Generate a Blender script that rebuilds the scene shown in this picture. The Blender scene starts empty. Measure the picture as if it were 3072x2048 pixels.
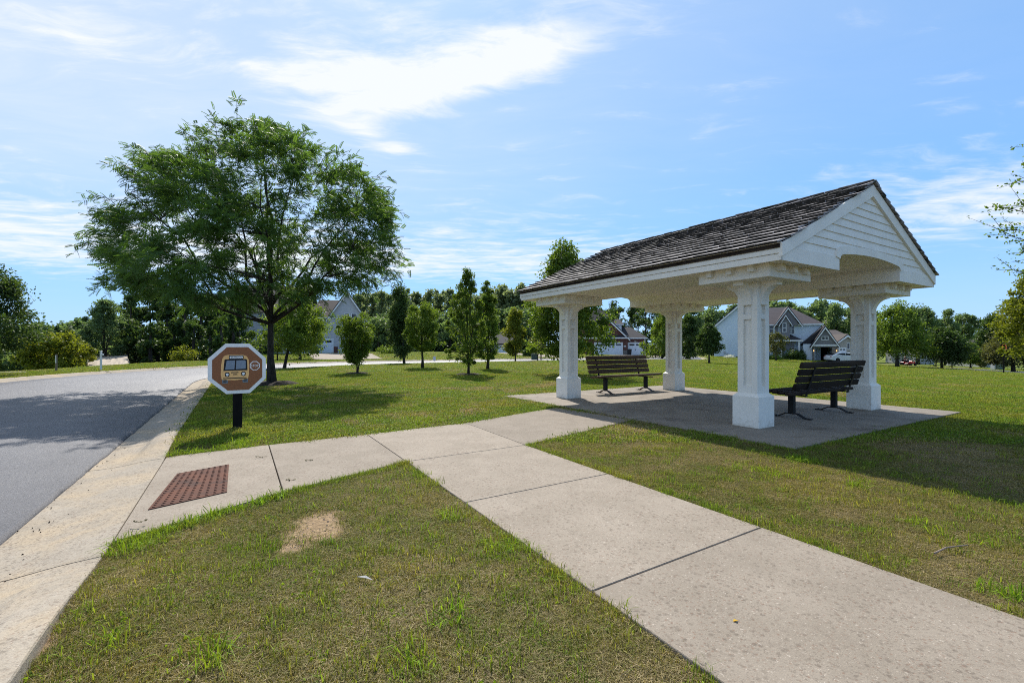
import bpy, bmesh, math, random
import numpy as np
from mathutils import Vector, Matrix

# ------------------------------------------------------------------ camera, sky, sun, exposure
SC = bpy.context.scene
COL = SC.collection
CAM_H, FPX, HOR = 1.35, 1376.3, 1038.5      # camera height (m), focal length and horizon in pixels of a 3072 px wide frame
cd = bpy.data.cameras.new('camera'); cam = bpy.data.objects.new('camera', cd); COL.objects.link(cam)
cam.location = (0, 0, CAM_H); cam.rotation_euler = (math.radians(90), 0, 0)
cd.sensor_width = 36; cd.lens = 36 * FPX / 3072; cd.shift_y = (HOR - 1024) / 3072
cd.clip_start = 0.05; cd.clip_end = 3000
SC.camera = cam
SUN_DIR = Vector((-0.193, 0.890, 1.0)).normalized()
SUN_EL = math.asin(SUN_DIR.z); SUN_AZ = math.atan2(SUN_DIR.x, SUN_DIR.y)
SUN_STRENGTH, SKY_STRENGTH, EXPOSURE = 5.0, 0.15, 0.5
sl = bpy.data.lights.new('sun', 'SUN'); sl.energy = SUN_STRENGTH; sl.angle = math.radians(0.55); sl.color = (1, 0.95, 0.87)
so = bpy.data.objects.new('sun', sl); COL.objects.link(so); so.location = (0, 0, 30)
so.rotation_euler = SUN_DIR.to_track_quat('Z', 'Y').to_euler()

class NT:
    """small helper round a node tree"""
    def __init__(s, tree): s.t = tree; s.n = tree.nodes; s.l = tree.links
    def add(s, typ, **kw):
        n = s.n.new(typ)
        for k, v in kw.items(): setattr(n, k, v)
        return n
    def put(s, sock, v):
        if isinstance(v, bpy.types.NodeSocket): s.l.new(v, sock)
        else: sock.default_value = v
    def math(s, op, a, b=None, c=None, clamp=False):
        n = s.add('ShaderNodeMath', operation=op, use_clamp=clamp); s.put(n.inputs[0], a)
        if b is not None: s.put(n.inputs[1], b)
        if c is not None: s.put(n.inputs[2], c)
        return n.outputs[0]
    def noise(s, vec, scale, detail=4, rough=.55, dist=0.0):
        n = s.add('ShaderNodeTexNoise'); s.put(n.inputs['Vector'], vec)
        n.inputs['Scale'].default_value = scale; n.inputs['Detail'].default_value = detail
        n.inputs['Roughness'].default_value = rough; n.inputs['Distortion'].default_value = dist
        return n.outputs['Fac']
    def voronoi(s, vec, scale, feature='F1'):
        n = s.add('ShaderNodeTexVoronoi', feature=feature); s.put(n.inputs['Vector'], vec); n.inputs['Scale'].default_value = scale
        return n
    def ramp(s, fac, a, b, ca=(0, 0, 0, 1), cb=(1, 1, 1, 1)):
        n = s.add('ShaderNodeMapRange', clamp=True, interpolation_type='SMOOTHSTEP'); s.put(n.inputs[0], fac)
        n.inputs[1].default_value = a; n.inputs[2].default_value = b
        return n.outputs[0]
    def mix(s, fac, a, b, mode='MIX'):
        n = s.add('ShaderNodeMix', data_type='RGBA', blend_type=mode); s.put(n.inputs[0], fac)
        for sock, v in ((n.inputs[6], a), (n.inputs[7], b)):
            if isinstance(v, (tuple, list)) and len(v) == 3: v = (*v, 1)
            s.put(sock, v)
        return n.outputs[2]
    def mapping(s, vec, scale=(1, 1, 1), rot=(0, 0, 0), loc=(0, 0, 0)):
        n = s.add('ShaderNodeMapping'); s.put(n.inputs[0], vec); n.inputs['Scale'].default_value = scale
        n.inputs['Rotation'].default_value = rot; n.inputs['Location'].default_value = loc
        return n.outputs[0]

def make_world():
    w = bpy.data.worlds.new('World'); SC.world = w; w.use_nodes = True
    t = NT(w.node_tree); t.n.clear()
    out = t.add('ShaderNodeOutputWorld'); bg = t.add('ShaderNodeBackground')
    sky = t.add('ShaderNodeTexSky', sky_type='NISHITA', sun_disc=False, sun_elevation=SUN_EL, sun_rotation=SUN_AZ,
                altitude=2500, air_density=0.6, dust_density=0.8, ozone_density=5.0)
    tc = t.add('ShaderNodeTexCoord'); nz = t.add('ShaderNodeVectorMath', operation='NORMALIZE'); t.l.new(tc.outputs['Generated'], nz.inputs[0])
    sp = t.add('ShaderNodeSeparateXYZ'); t.l.new(nz.outputs[0], sp.inputs[0])
    zc = t.math('ADD', t.math('MAXIMUM', sp.outputs['Z'], 0.0), 0.03)
    px = t.math('DIVIDE', sp.outputs['X'], zc); py = t.math('DIVIDE', sp.outputs['Y'], zc)
    cb = t.add('ShaderNodeCombineXYZ'); t.l.new(px, cb.inputs[0]); t.l.new(py, cb.inputs[1]); P = cb.outputs[0]
    def blob(cx, cy, ang, sx, sy, amp):
        # a soft elongated patch of cloud cover on the cloud layer
        c, s = math.cos(ang), math.sin(ang)
        dx = t.math('SUBTRACT', px, cx); dy = t.math('SUBTRACT', py, cy)
        a = t.math('DIVIDE', t.math('ADD', t.math('MULTIPLY', dx, c), t.math('MULTIPLY', dy, s)), sx)
        b = t.math('DIVIDE', t.math('SUBTRACT', t.math('MULTIPLY', dy, c), t.math('MULTIPLY', dx, s)), sy)
        r = t.math('ADD', t.math('MULTIPLY', a, a), t.math('MULTIPLY', b, b))
        return t.math('MULTIPLY', t.math('POWER', 2.718, t.math('MULTIPLY', r, -1.0)), amp)
    # wisps: warped noise stretched along the wind
    warp = t.add('ShaderNodeTexNoise'); t.l.new(P, warp.inputs['Vector']); warp.inputs['Scale'].default_value = 1.1; warp.inputs['Detail'].default_value = 3
    wv = t.add('ShaderNodeVectorMath', operation='MULTIPLY_ADD'); t.l.new(warp.outputs['Color'], wv.inputs[0])
    wv.inputs[1].default_value = (.55, .55, 0); t.l.new(P, wv.inputs[2])
    W1 = t.mapping(wv.outputs[0], scale=(1.0, 2.6, 1), rot=(0, 0, math.radians(26)))
    n1 = t.noise(W1, 2.3, 9, .62, .3)
    W2 = t.mapping(wv.outputs[0], scale=(1.0, 1.9, 1), rot=(0, 0, math.radians(-12)))
    n2 = t.noise(W2, 3.6, 8, .6, .2)
    n3 = t.noise(P, .55, 4, .5, 0)
    cov = blob(-.12, 1.55, math.radians(-27), .55, .17, .66)
    cov = t.math('ADD', cov, t.math('ADD', blob(-.62, 2.02, math.radians(62), .42, .13, .42), blob(-.55, 1.62, math.radians(30), .22, .16, .36)))
    cov = t.math('ADD', cov, blob(2.9, 2.75, math.radians(20), 1.3, .7, .6))
    cov = t.math('ADD', cov, blob(.2, 4.7, 0, 3.2, 1.5, .54))
    cov = t.math('ADD', cov, blob(-.9, 1.2, math.radians(20), 1.2, .5, .30))
    cov = t.math('ADD', cov, blob(-3.6, 3.9, math.radians(20), 2.2, 1.8, .58))
    cov = t.math('ADD', cov, t.math('MULTIPLY', t.ramp(n3, .35, .75), .2))
    d = t.math('ADD', t.math('MULTIPLY', n1, .6), t.math('MULTIPLY', n2, .4))
    cl = t.ramp(t.math('ADD', d, t.math('MULTIPLY', cov, .55)), .63, 1.06)
    haze = t.math('ADD', blob(-1.6, .6, 0, 2.35, 3.2, .82), t.math('MULTIPLY', t.ramp(n3, .3, .8), .07))
    haze = t.math('MULTIPLY', haze, t.math('ADD', .72, t.math('MULTIPLY', n1, .5)))
    cl = t.math('MINIMUM', t.math('ADD', t.math('MULTIPLY', cl, .9), t.math('MULTIPLY', haze, .75)), .95)
    fade = t.ramp(sp.outputs['Z'], 0.0, .16)
    cl = t.math('MULTIPLY', cl, t.math('ADD', t.math('MULTIPLY', fade, .75), .25))
    # thin bright veil of cloud; it takes the colour of the lit sky near the sun
    gm = t.add('ShaderNodeGamma'); t.l.new(sky.outputs[0], gm.inputs[0]); gm.inputs[1].default_value = .46   # the camera's tone curve flattens the sky
    skyc = t.mix(1.0, gm.outputs[0], (SKY_TINT[0], SKY_TINT[1], SKY_TINT[2], 1), 'MULTIPLY')
    lowh = t.math('MULTIPLY', t.math('POWER', 2.718, t.math('MULTIPLY', t.math('MAXIMUM', sp.outputs['Z'], 0.0), -5.5)), .92)
    skyc = t.mix(lowh, skyc, (2.55, 3.42, 4.65, 1))      # pale moist air low over the horizon
    colr = t.mix(cl, skyc, (4.6, 4.75, 4.85, 1))
    t.l.new(colr, bg.inputs['Color']); bg.inputs['Strength'].default_value = SKY_STRENGTH
    t.l.new(bg.outputs[0], out.inputs['Surface'])
SKY_TINT = (0.92, 1.92, 2.85)
make_world()
vs = SC.view_settings; vs.view_transform = 'Standard'; vs.look = 'None'; vs.gamma = 1; vs.use_curve_mapping = False; vs.exposure = EXPOSURE
SC.cycles.max_bounces = 8; SC.cycles.diffuse_bounces = 4; SC.cycles.transmission_bounces = 6; SC.cycles.transparent_max_bounces = 8
SC.cycles.use_denoising = False
SC.cycles.filter_width = 1.0
SC.cycles.sample_clamp_indirect = 6

# ------------------------------------------------------------------ helpers
RNG = np.random.default_rng(7)
random.seed(7)
def gp(px, py, z=0.0):
    """ground point (x, y) at height z seen at this place of the photograph"""
    y = FPX * (CAM_H - z) / (py - HOR)
    return ((px - 1536) / FPX * y, y)
def link(o, parent=None):
    COL.objects.link(o)
    if parent is not None: o.parent = parent
    return o
def tag(o, label=None, cat=None, group=None, kind=None):
    if label: o['label'] = label
    if cat: o['category'] = cat
    if group: o['group'] = group
    if kind: o['kind'] = kind
    return o
def empty(name, loc=(0, 0, 0), rz=0, **kw):
    o = bpy.data.objects.new(name, None); o.location = loc; o.rotation_euler = (0, 0, rz); o.empty_display_size = .2
    link(o); tag(o, **kw); return o
class MB:
    def __init__(s): s.v = []; s.f = []
    def quadmesh(s, vs_, fs):
        b = len(s.v); s.v += [tuple(p) for p in vs_]; s.f += [tuple(i + b for i in f) for f in fs]; return s
    def box(s, x0, x1, y0, y1, z0, z1, c=0.0, M=None):
        cx, cy, cz = (x0+x1)/2, (y0+y1)/2, (z0+z1)/2; hx, hy, hz = abs(x1-x0)/2, abs(y1-y0)/2, abs(z1-z0)/2
        if c <= 0:
            vs_ = [(sx*hx, sy*hy, sz*hz) for sx in (-1, 1) for sy in (-1, 1) for sz in (-1, 1)]
            fs = [(0, 1, 3, 2), (4, 6, 7, 5), (0, 4, 5, 1), (2, 3, 7, 6), (0, 2, 6, 4), (1, 5, 7, 3)]
        else:
            c = min(c, hx*.45, hy*.45, hz*.45); vs_ = []; idx = {}
            for sx in (-1, 1):
                for sy in (-1, 1):
                    for sz in (-1, 1):
                        for ax in range(3):
                            p = [sx*(hx-c), sy*(hy-c), sz*(hz-c)]; p[ax] = (sx*hx, sy*hy, sz*hz)[ax]
                            idx[(sx, sy, sz, ax)] = len(vs_); vs_.append(tuple(p))
            fs = []
            for ax in range(3):
                for sg in (-1, 1):
                    o = [a for a in range(3) if a != ax]
                    ring = []
                    for a, b in ((-1, -1), (1, -1), (1, 1), (-1, 1)):
                        k = [0, 0, 0]; k[ax] = sg; k[o[0]] = a; k[o[1]] = b; ring.append(idx[(*k, ax)])
                    fs.append(tuple(ring))
            for ax in range(3):
                o = [a for a in range(3) if a != ax]
                for a in (-1, 1):
                    for b in (-1, 1):
                        k0 = [0, 0, 0]; k1 = [0, 0, 0]; k0[ax] = -1; k1[ax] = 1
                        for k in (k0, k1): k[o[0]] = a; k[o[1]] = b
                        fs.append((idx[(*k0, o[0])], idx[(*k1, o[0])], idx[(*k1, o[1])], idx[(*k0, o[1])]))
            for sx in (-1, 1):
                for sy in (-1, 1):
                    for sz in (-1, 1): fs.append(tuple(idx[(sx, sy, sz, a)] for a in range(3)))
        vs_ = [(p[0]+cx, p[1]+cy, p[2]+cz) for p in vs_]
        if M is not None: vs_ = [tuple(M @ Vector(p)) for p in vs_]
        return s.quadmesh(vs_, fs)
    def prism(s, poly, lo, hi, axis='z'):
        """extrude a 2-D polygon; axis names the direction of extrusion"""
        n = len(poly)
        def P(a, b, h): return {'z': (a, b, h), 'y': (a, h, b), 'x': (h, a, b)}[axis]
        vs_ = [P(a, b, lo) for a, b in poly] + [P(a, b, hi) for a, b in poly]
        fs = [tuple(range(n)), tuple(range(2*n-1, n-1, -1))] + [(i, i+n, (i+1) % n + n, (i+1) % n) for i in range(n)]
        return s.quadmesh(vs_, fs)
    def tube(s, pts, rad, seg=7, cap=True):
        pts = [Vector(p) for p in pts]; rings = []; n = len(pts); b0 = len(s.v)
        up = Vector((.13, .97, .2))
        for i, p in enumerate(pts):
            d = (pts[min(i+1, n-1)] - pts[max(i-1, 0)]).normalized()
            a = d.cross(up)
            if a.length < .05: a = d.cross(Vector((1, 0, 0)))
            a.normalize(); b = d.cross(a).normalized(); r = rad[i] if hasattr(rad, '__len__') else rad
            for k in range(seg):
                th = 2*math.pi*k/seg; s.v.append(tuple(p + a*(r*math.cos(th)) + b*(r*math.sin(th))))
        for i in range(n-1):
            for k in range(seg):
                k2 = (k+1) % seg; s.f.append((b0+i*seg+k, b0+i*seg+k2, b0+(i+1)*seg+k2, b0+(i+1)*seg+k))
        if cap:
            s.f.append(tuple(b0+k for k in range(seg))); s.f.append(tuple(b0+(n-1)*seg+k for k in range(seg)))
        return s
    def lathe(s, prof, seg=16, M=None):
        vs_ = []; fs = []
        for r, z in prof:
            for k in range(seg): vs_.append((r*math.cos(2*math.pi*k/seg), r*math.sin(2*math.pi*k/seg), z))
        for i in range(len(prof)-1):
            for k in range(seg):
                k2 = (k+1) % seg; fs.append((i*seg+k, i*seg+k2, (i+1)*seg+k2, (i+1)*seg+k))
        fs += [tuple(range(seg-1, -1, -1)), tuple((len(prof)-1)*seg+k for k in range(seg))]
        if M is not None: vs_ = [tuple(M @ Vector(p)) for p in vs_]
        return s.quadmesh(vs_, fs)
    def mesh(s, name, mat, smooth=False):
        me = bpy.data.meshes.new(name); me.from_pydata(s.v, [], s.f)
        bm = bmesh.new(); bm.from_mesh(me); bmesh.ops.recalc_face_normals(bm, faces=bm.faces); bm.to_mesh(me); bm.free()
        if mat: me.materials.append(mat)
        if smooth: me.polygons.foreach_set('use_smooth', [True]*len(me.polygons))
        me.update(); return me
    def build(s, name, mat, parent=None, smooth=False, **kw):
        o = bpy.data.objects.new(name, s.mesh(name, mat, smooth)); link(o, parent); tag(o, **kw); return o
def fast_mesh(name, V, F, mat, attr=None, smooth=False):
    """V (n,3), F (m,k) arrays; attr = per-face float attribute"""
    me = bpy.data.meshes.new(name); n, m, k = len(V), len(F), F.shape[1]
    me.vertices.add(n); me.vertices.foreach_set('co', np.ascontiguousarray(V, dtype=np.float32).ravel())
    me.loops.add(m*k); me.loops.foreach_set('vertex_index', np.ascontiguousarray(F, dtype=np.int32).ravel())
    me.polygons.add(m); me.polygons.foreach_set('loop_start', np.arange(0, m*k, k, dtype=np.int32))
    if smooth: me.polygons.foreach_set('use_smooth', np.ones(m, dtype=bool))
    if attr is not None:
        a = me.attributes.new('var', 'FLOAT', 'FACE'); a.data.foreach_set('value', attr.astype(np.float32))
    me.materials.append(mat); me.update(calc_edges=True); return me
def obj_of(me, name, parent=None, **kw):
    o = bpy.data.objects.new(name, me); link(o, parent); tag(o, **kw); return o
def sstep(a, b, x):
    t = np.clip((np.asarray(x, float) - a) / (b - a), 0, 1); return t*t*(3-2*t)
def vnoise(x, y, seed=0):
    x = np.asarray(x, float); y = np.asarray(y, float); xi = np.floor(x).astype(np.int64); yi = np.floor(y).astype(np.int64); fx = x-xi; fy = y-yi
    def h(a, b):
        k = (a*374761393 + b*668265263 + seed*1442695041) & 0xffffffff; k = ((k ^ (k >> 13))*1274126177) & 0xffffffff
        return ((k ^ (k >> 16)) & 0xffff)/65535.0
    fx = fx*fx*(3-2*fx); fy = fy*fy*(3-2*fy)
    return (h(xi, yi)*(1-fx)+h(xi+1, yi)*fx)*(1-fy) + (h(xi, yi+1)*(1-fx)+h(xi+1, yi+1)*fx)*fy
def fbm(x, y, seed=0, o=4):
    r = 0; a = .5; s = 0
    for i in range(o): r = r + a*vnoise(x*2**i, y*2**i, seed+i*17); s += a; a *= .5
    return r/s
def in_poly(X, Y, poly):
    X = np.asarray(X); Y = np.asarray(Y); ins = np.zeros(X.shape, bool); n = len(poly)
    for i in range(n):
        x0, y0 = poly[i]; x1, y1 = poly[(i+1) % n]
        if y0 == y1: continue
        c = ((y0 > Y) != (y1 > Y)) & (X < (x1-x0)*(Y-y0)/(y1-y0)+x0); ins ^= c
    return ins

# ------------------------------------------------------------------ materials
MATS = {}
def pm(name, c1, c2=None, scale=8, rough=.8, bump=0, bscale=40, coord='Object', spec=.3, dirt=None, rnd=0, metal=0, extra=None, stretch=(1, 1, 1), coat=0):
    """procedural material: two base colours mixed by noise, optional per-object variation, fine relief and stains"""
    m = bpy.data.materials.new(name); m.use_nodes = True; t = NT(m.node_tree); b = t.n['Principled BSDF']
    tc = t.add('ShaderNodeTexCoord'); vec = t.mapping(tc.outputs[coord], scale=stretch)
    c2 = c2 or tuple(x*.8 for x in c1)
    col = t.mix(t.ramp(t.noise(vec, scale, 6, .6), .3, .7), c1, c2)
    if dirt:
        dc, ds, a, bb = dirt; col = t.mix(t.ramp(t.noise(vec, ds, 6, .65, .4), a, bb), col, dc)
    if extra: col = extra(t, vec, col)
    if rnd:
        oi = t.add('ShaderNodeObjectInfo'); f = t.math('ADD', t.math('MULTIPLY', oi.outputs['Random'], 2*rnd), 1-rnd)
        hs = t.add('ShaderNodeHueSaturation'); t.l.new(f, hs.inputs['Value']); t.l.new(col, hs.inputs['Color']); col = hs.outputs[0]
    t.l.new(col, b.inputs['Base Color']); b.inputs['Roughness'].default_value = rough; b.inputs['Metallic'].default_value = metal
    b.inputs['Specular IOR Level'].default_value = spec; b.inputs['Coat Weight'].default_value = coat
    if bump:
        bn = t.add('ShaderNodeBump'); bn.inputs['Strength'].default_value = bump; bn.inputs['Distance'].default_value = .01
        t.l.new(t.noise(vec, bscale, 5, .6), bn.inputs['Height']); t.l.new(bn.outputs[0], b.inputs['Normal'])
    MATS[name] = m; return m
def concrete_extra(t, vec, col):
    # exposed aggregate: small dark and pale grains, plus broad stains
    v1 = t.voronoi(vec, 150); g = t.ramp(v1.outputs['Distance'], .05, .28)
    sel = t.ramp(t.noise(vec, 38, 3, .6), .52, .66)
    col = t.mix(t.math('MULTIPLY', t.math('SUBTRACT', 1, g), sel), col, (.16, .145, .125))
    v2 = t.voronoi(vec, 95); gr = t.math('MULTIPLY', t.math('SUBTRACT', 1, t.ramp(v2.outputs['Distance'], .02, .2)), t.ramp(v2.outputs['Color'], .55, .7))
    col = t.mix(t.math('MULTIPLY', gr, .8), col, (.55, .48, .40))
    wv_ = t.add('ShaderNodeVectorMath', operation='MULTIPLY_ADD'); nz_ = t.add('ShaderNodeTexNoise'); t.l.new(vec, nz_.inputs['Vector']); nz_.inputs['Scale'].default_value = 60
    t.l.new(nz_.outputs['Color'], wv_.inputs[0]); wv_.inputs[1].default_value = (.02, .02, .02); t.l.new(vec, wv_.inputs[2]); patchy = t.ramp(t.noise(vec, 3.0, 4, .6), .25, .65)
    for sc_, lo, hi, amt, cc in ((30, .15, .50, .62, (.105, .082, .062)), (80, .12, .60, .68, (.125, .098, .075)), (52, .10, .45, .60, (.17, .095, .062))):
        vs_ = t.voronoi(wv_.outputs[0], sc_); pick = t.ramp(vs_.outputs['Color'], .48, .56)
        col = t.mix(t.math('MULTIPLY', t.math('MULTIPLY', t.math('SUBTRACT', 1, t.ramp(vs_.outputs['Distance'], lo, hi)), pick), t.math('MULTIPLY', t.math('ADD', .35, t.math('MULTIPLY', patchy, .65)), amt)), col, cc)
    lit = t.ramp(t.noise(t.mapping(vec, loc=(3.1, 7.7, 0)), 70, 3, .65), .60, .72)
    col = t.mix(t.math('MULTIPLY', lit, .5), col, (.56, .49, .41))
    blot = t.ramp(t.noise(vec, 14, 5, .7), .52, .70)
    col = t.mix(t.math('MULTIPLY', blot, .4), col, (.20, .165, .13))
    return col
def asphalt_extra(t, vec, col):
    v = t.voronoi(vec, 220); col = t.mix(t.math('MULTIPLY', t.ramp(v.outputs['Color'], .6, 1.0), .35), col, (.24, .235, .24))
    st = t.noise(t.mapping(vec, rot=(0, 0, math.radians(-59)), scale=(.12, 2.2, 1)), 1.0, 4, .6); col = t.mix(t.math('MULTIPLY', t.ramp(st, .45, .7), .35), col, (.052, .051, .058))
    gr = t.ramp(t.noise(vec, 48, 4, .75), .42, .60); col = t.mix(t.math('MULTIPLY', gr, .6), col, (.036, .035, .04))
    gl = t.ramp(t.noise(t.mapping(vec, loc=(5, 2, 0)), 60, 3, .7), .58, .70); col = t.mix(t.math('MULTIPLY', gl, .5), col, (.23, .225, .235))
    bl = t.ramp(t.noise(vec, 2.2, 5, .7), .55, .75); col = t.mix(t.math('MULTIPLY', bl, .35), col, (.05, .049, .055))
    return col
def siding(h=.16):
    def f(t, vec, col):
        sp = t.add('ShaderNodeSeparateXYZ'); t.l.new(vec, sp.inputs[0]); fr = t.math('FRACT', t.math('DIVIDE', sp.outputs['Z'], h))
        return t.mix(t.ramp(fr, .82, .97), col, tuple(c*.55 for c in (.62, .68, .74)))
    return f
def brickmat(t, vec, col):
    n = t.add('ShaderNodeTexBrick'); t.l.new(t.mapping(vec, rot=(math.radians(90), 0, 0)), n.inputs['Vector']); n.inputs['Scale'].default_value = 4.5
    n.inputs['Color1'].default_value = (.13, .038, .03, 1); n.inputs['Color2'].default_value = (.085, .026, .022, 1); n.inputs['Mortar'].default_value = (.22, .17, .15, 1)
    n.inputs['Mortar Size'].default_value = .015
    return n.outputs['Color']

def splash(t, vec, col):
    # mud splashed up from the slab, and scuffs
    sp_ = t.add('ShaderNodeSeparateXYZ'); t.l.new(vec, sp_.inputs[0]); n_ = t.noise(vec, 9, 6, .7)
    g_ = t.math('SUBTRACT', n_, t.math('MULTIPLY', sp_.outputs['Z'], 1.3)); col = t.mix(t.math('MULTIPLY', t.ramp(g_, .30, .62), .55), col, (.42, .36, .27))
    v_ = t.voronoi(t.mapping(vec, scale=(1, 1, .6)), 22); sc = t.math('MULTIPLY', t.ramp(v_.outputs['Color'], .90, .93), t.math('SUBTRACT', 1, t.ramp(v_.outputs['Distance'], .05, .22)))
    return t.mix(t.math('MULTIPLY', sc, .7), col, (.16, .13, .10))
def weather(t, vec, col):
    # rain streaks and faint yellowing on painted boards
    s_ = t.noise(t.mapping(vec, scale=(9, 9, .8)), 2.2, 5, .65); return t.mix(t.math('MULTIPLY', t.ramp(s_, .52, .80), .35), col, (.60, .53, .42))
pm('white_paint', (.82, .785, .71), (.76, .725, .655), 3, .55, .08, 60, dirt=((.55, .51, .43), 4, .62, .90), extra=weather)
pm('base_paint', (.82, .785, .71), (.76, .725, .655), 3, .6, .08, 60, extra=splash)
pm('soffit_paint', (.85, .80, .71), (.82, .77, .68), 2, .6, .03, 60)
pm('shake', (.30, .275, .268), (.165, .150, .145), 14, .65, .6, 60, rnd=.42, stretch=(1, .25, 1), dirt=((.030, .034, .018), 4, .50, .62), spec=.4)
pm('wood_shaded', (.044, .032, .024), (.020, .015, .012), 9, .85, .35, 70, stretch=(.12, 1, 1), rnd=.3, spec=.12)  # bench wood with the near bench's shade put into the colour
pm('wood_sunlit', (.115, .066, .038), (.045, .028, .018), 9, .65, .35, 70, stretch=(.12, 1, 1), rnd=.3, spec=.3)  # same bench wood, browner: the far bench's sunlight is put into the colour
pm('black_metal', (.010, .010, .010), (.015, .015, .015), 20, .6, .1, 80, spec=.2)
pm('rust_metal', (.10, .085, .075), (.05, .035, .028), 15, .55, .2, 60, spec=.5, metal=.4)
pm('concrete', (.268, .226, .178), (.222, .186, .144), 2.2, .88, .35, 160, extra=concrete_extra, dirt=((.25, .21, .165), 1.6, .58, .85), spec=.25, rnd=.10)
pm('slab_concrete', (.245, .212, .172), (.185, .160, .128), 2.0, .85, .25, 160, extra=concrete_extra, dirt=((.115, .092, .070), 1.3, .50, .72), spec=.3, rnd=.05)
pm('kerb_concrete', (.345, .298, .236), (.285, .245, .192), 2.5, .9, .4, 140, extra=concrete_extra, dirt=((.40, .315, .21), 1.3, .42, .70), spec=.25, rnd=.05)
pm('asphalt', (.098, .095, .104), (.074, .072, .081), 1.2, .56, .9, 230, extra=asphalt_extra, dirt=((.125, .12, .125), .35, .45, .75), spec=.6)
pm('joint_fill', (.03, .025, .02), (.05, .042, .035), 30, .95)
pm('mulch', (.035, .022, .014), (.014, .009, .006), 25, .95, 1.0, 30)
pm('dirt_gravel', (.42, .36, .29), (.30, .25, .19), 3, .95, .5, 30)
pm('bark', (.060, .050, .042), (.022, .018, .015), 18, .95, .8, 25, stretch=(1, 1, .25), dirt=((.13, .14, .12), 9, .62, .8))
pm('bark_pale', (.12, .10, .08), (.05, .042, .034), 18, .95, .6, 25, stretch=(1, 1, .25))
pm('sign_white', (.86, .84, .80), (.78, .76, .72), 8, .6)
pm('sign_brown', (.29, .112, .045), (.255, .098, .04), 30, .65, .15, 120)
pm('sign_orange', (.88, .50, .19), (.82, .46, .17), 10, .6)
pm('sign_black', (.012, .012, .012), None, 8, .5)
pm('sign_glass', (.22, .26, .31), (.19, .23, .28), 8, .5)
pm('sign_grey', (.20, .22, .24), None, 8, .5)
pm('post_black', (.006, .006, .006), (.012, .011, .010), 12, .8, .3, 40, stretch=(1, 1, .3), spec=.1)
pm('post_base', (.06, .045, .035), (.03, .022, .018), 30, .9)
pm('tactile_iron', (.125, .050, .030), (.075, .037, .027), 7, .8, .25, 90, dirt=((.045, .032, .027), 5, .50, .72), spec=.15)
pm('siding_white', (.60, .68, .76), (.57, .65, .73), 3, .6, extra=siding(.16))
pm('siding_grey', (.46, .46, .48), (.42, .42, .44), 3, .6, extra=siding(.2))
pm('siding_taupe', (.20, .195, .21), (.18, .175, .19), 3, .65)
pm('siding_tan', (.36, .33, .28), (.33, .30, .26), 3, .65)
pm('trim_white', (.78, .79, .80), None, 3, .5)
pm('brick', (.12, .04, .03), None, 5, .85, extra=brickmat)
pm('stone_base', (.22, .20, .18), (.12, .11, .10), 4, .85)
pm('roof_dark', (.034, .033, .038), (.022, .021, .025), 2.5, .9, .4, 20)
pm('roof_purple', (.072, .063, .070), (.052, .046, .052), 2.5, .9, .4, 20)
pm('roof_tan', (.085, .070, .064), (.062, .052, .048), 2.5, .9, .4, 20)
pm('garage_white', (.70, .73, .78), (.66, .69, .74), 3, .5)
pm('window_glass', (.018, .022, .028), (.03, .035, .042), .6, .08, spec=.6)
pm('dark_inside', (.02, .018, .017), (.012, .011, .01), 2, .8)
pm('car_white', (.75, .77, .80), (.74, .76, .79), 3, .25, spec=.5, coat=.6)
pm('tyre', (.012, .012, .012), None, 10, .8)
pm('rim', (.05, .05, .055), None, 10, .35, metal=.6)
pm('mower_red', (.50, .012, .018), (.45, .01, .015), 3, .35, coat=.4)
pm('skin', (.50, .29, .20), (.46, .26, .18), 8, .55)
pm('cloth_black', (.014, .014, .016), (.022, .022, .024), 12, .9)
pm('hair', (.02, .014, .01), None, 20, .7)
pm('plastic_dark', (.015, .016, .018), None, 10, .5)
pm('utility_green', (.10, .14, .11), (.08, .12, .09), 5, .6)
pm('galvanised', (.42, .44, .45), (.36, .38, .39), 5, .5)
pm('sign_red', (.30, .02, .02), None, 5, .5)
pm('litter_leaf', (.16, .14, .06), (.08, .07, .03), 30, .8)
pm('yellow_leaf', (.70, .45, .06), (.6, .36, .05), 30, .7)
pm('feather', (.55, .52, .48), (.42, .40, .37), 30, .8)
pm('stick', (.26, .20, .15), (.16, .12, .09), 30, .9)
pm('lamp_warm', (.9, .6, .25), None, 5, .5)
mm = MATS['lamp_warm'].node_tree.nodes['Principled BSDF']; mm.inputs['Emission Color'].default_value = (1, .55, .2, 1); mm.inputs['Emission Strength'].default_value = 1.2

def leaf_mat(name, dark, light, trans=.45, tint=(1.2, 1.15, .45), rnd_obj=.0, gloss=.22):
    m = bpy.data.materials.new(name); m.use_nodes = True; t = NT(m.node_tree); t.n.clear()
    out = t.add('ShaderNodeOutputMaterial'); at = t.add('ShaderNodeAttribute', attribute_name='var')
    geo = t.add('ShaderNodeNewGeometry')
    f = t.math('ADD', t.math('MULTIPLY', at.outputs['Fac'], .75), t.math('MULTIPLY', t.noise(geo.outputs['Position'], .9, 3, .5), .35), clamp=True)
    col = t.mix(f, dark, light)
    d = t.add('ShaderNodeBsdfPrincipled'); d.inputs['Roughness'].default_value = .5; d.inputs['Specular IOR Level'].default_value = gloss
    t.l.new(col, d.inputs['Base Color'])
    tr = t.add('ShaderNodeBsdfTranslucent'); t.l.new(t.mix(1, col, tint, 'MULTIPLY'), tr.inputs['Color'])
    mx = t.add('ShaderNodeMixShader'); mx.inputs[0].default_value = trans
    t.l.new(d.outputs[0], mx.inputs[1]); t.l.new(tr.outputs[0], mx.inputs[2]); t.l.new(mx.outputs[0], out.inputs[0])
    MATS[name] = m; return m
leaf_mat('leaf_locust', (.050, .105, .030), (.130, .225, .060), .52)
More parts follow.
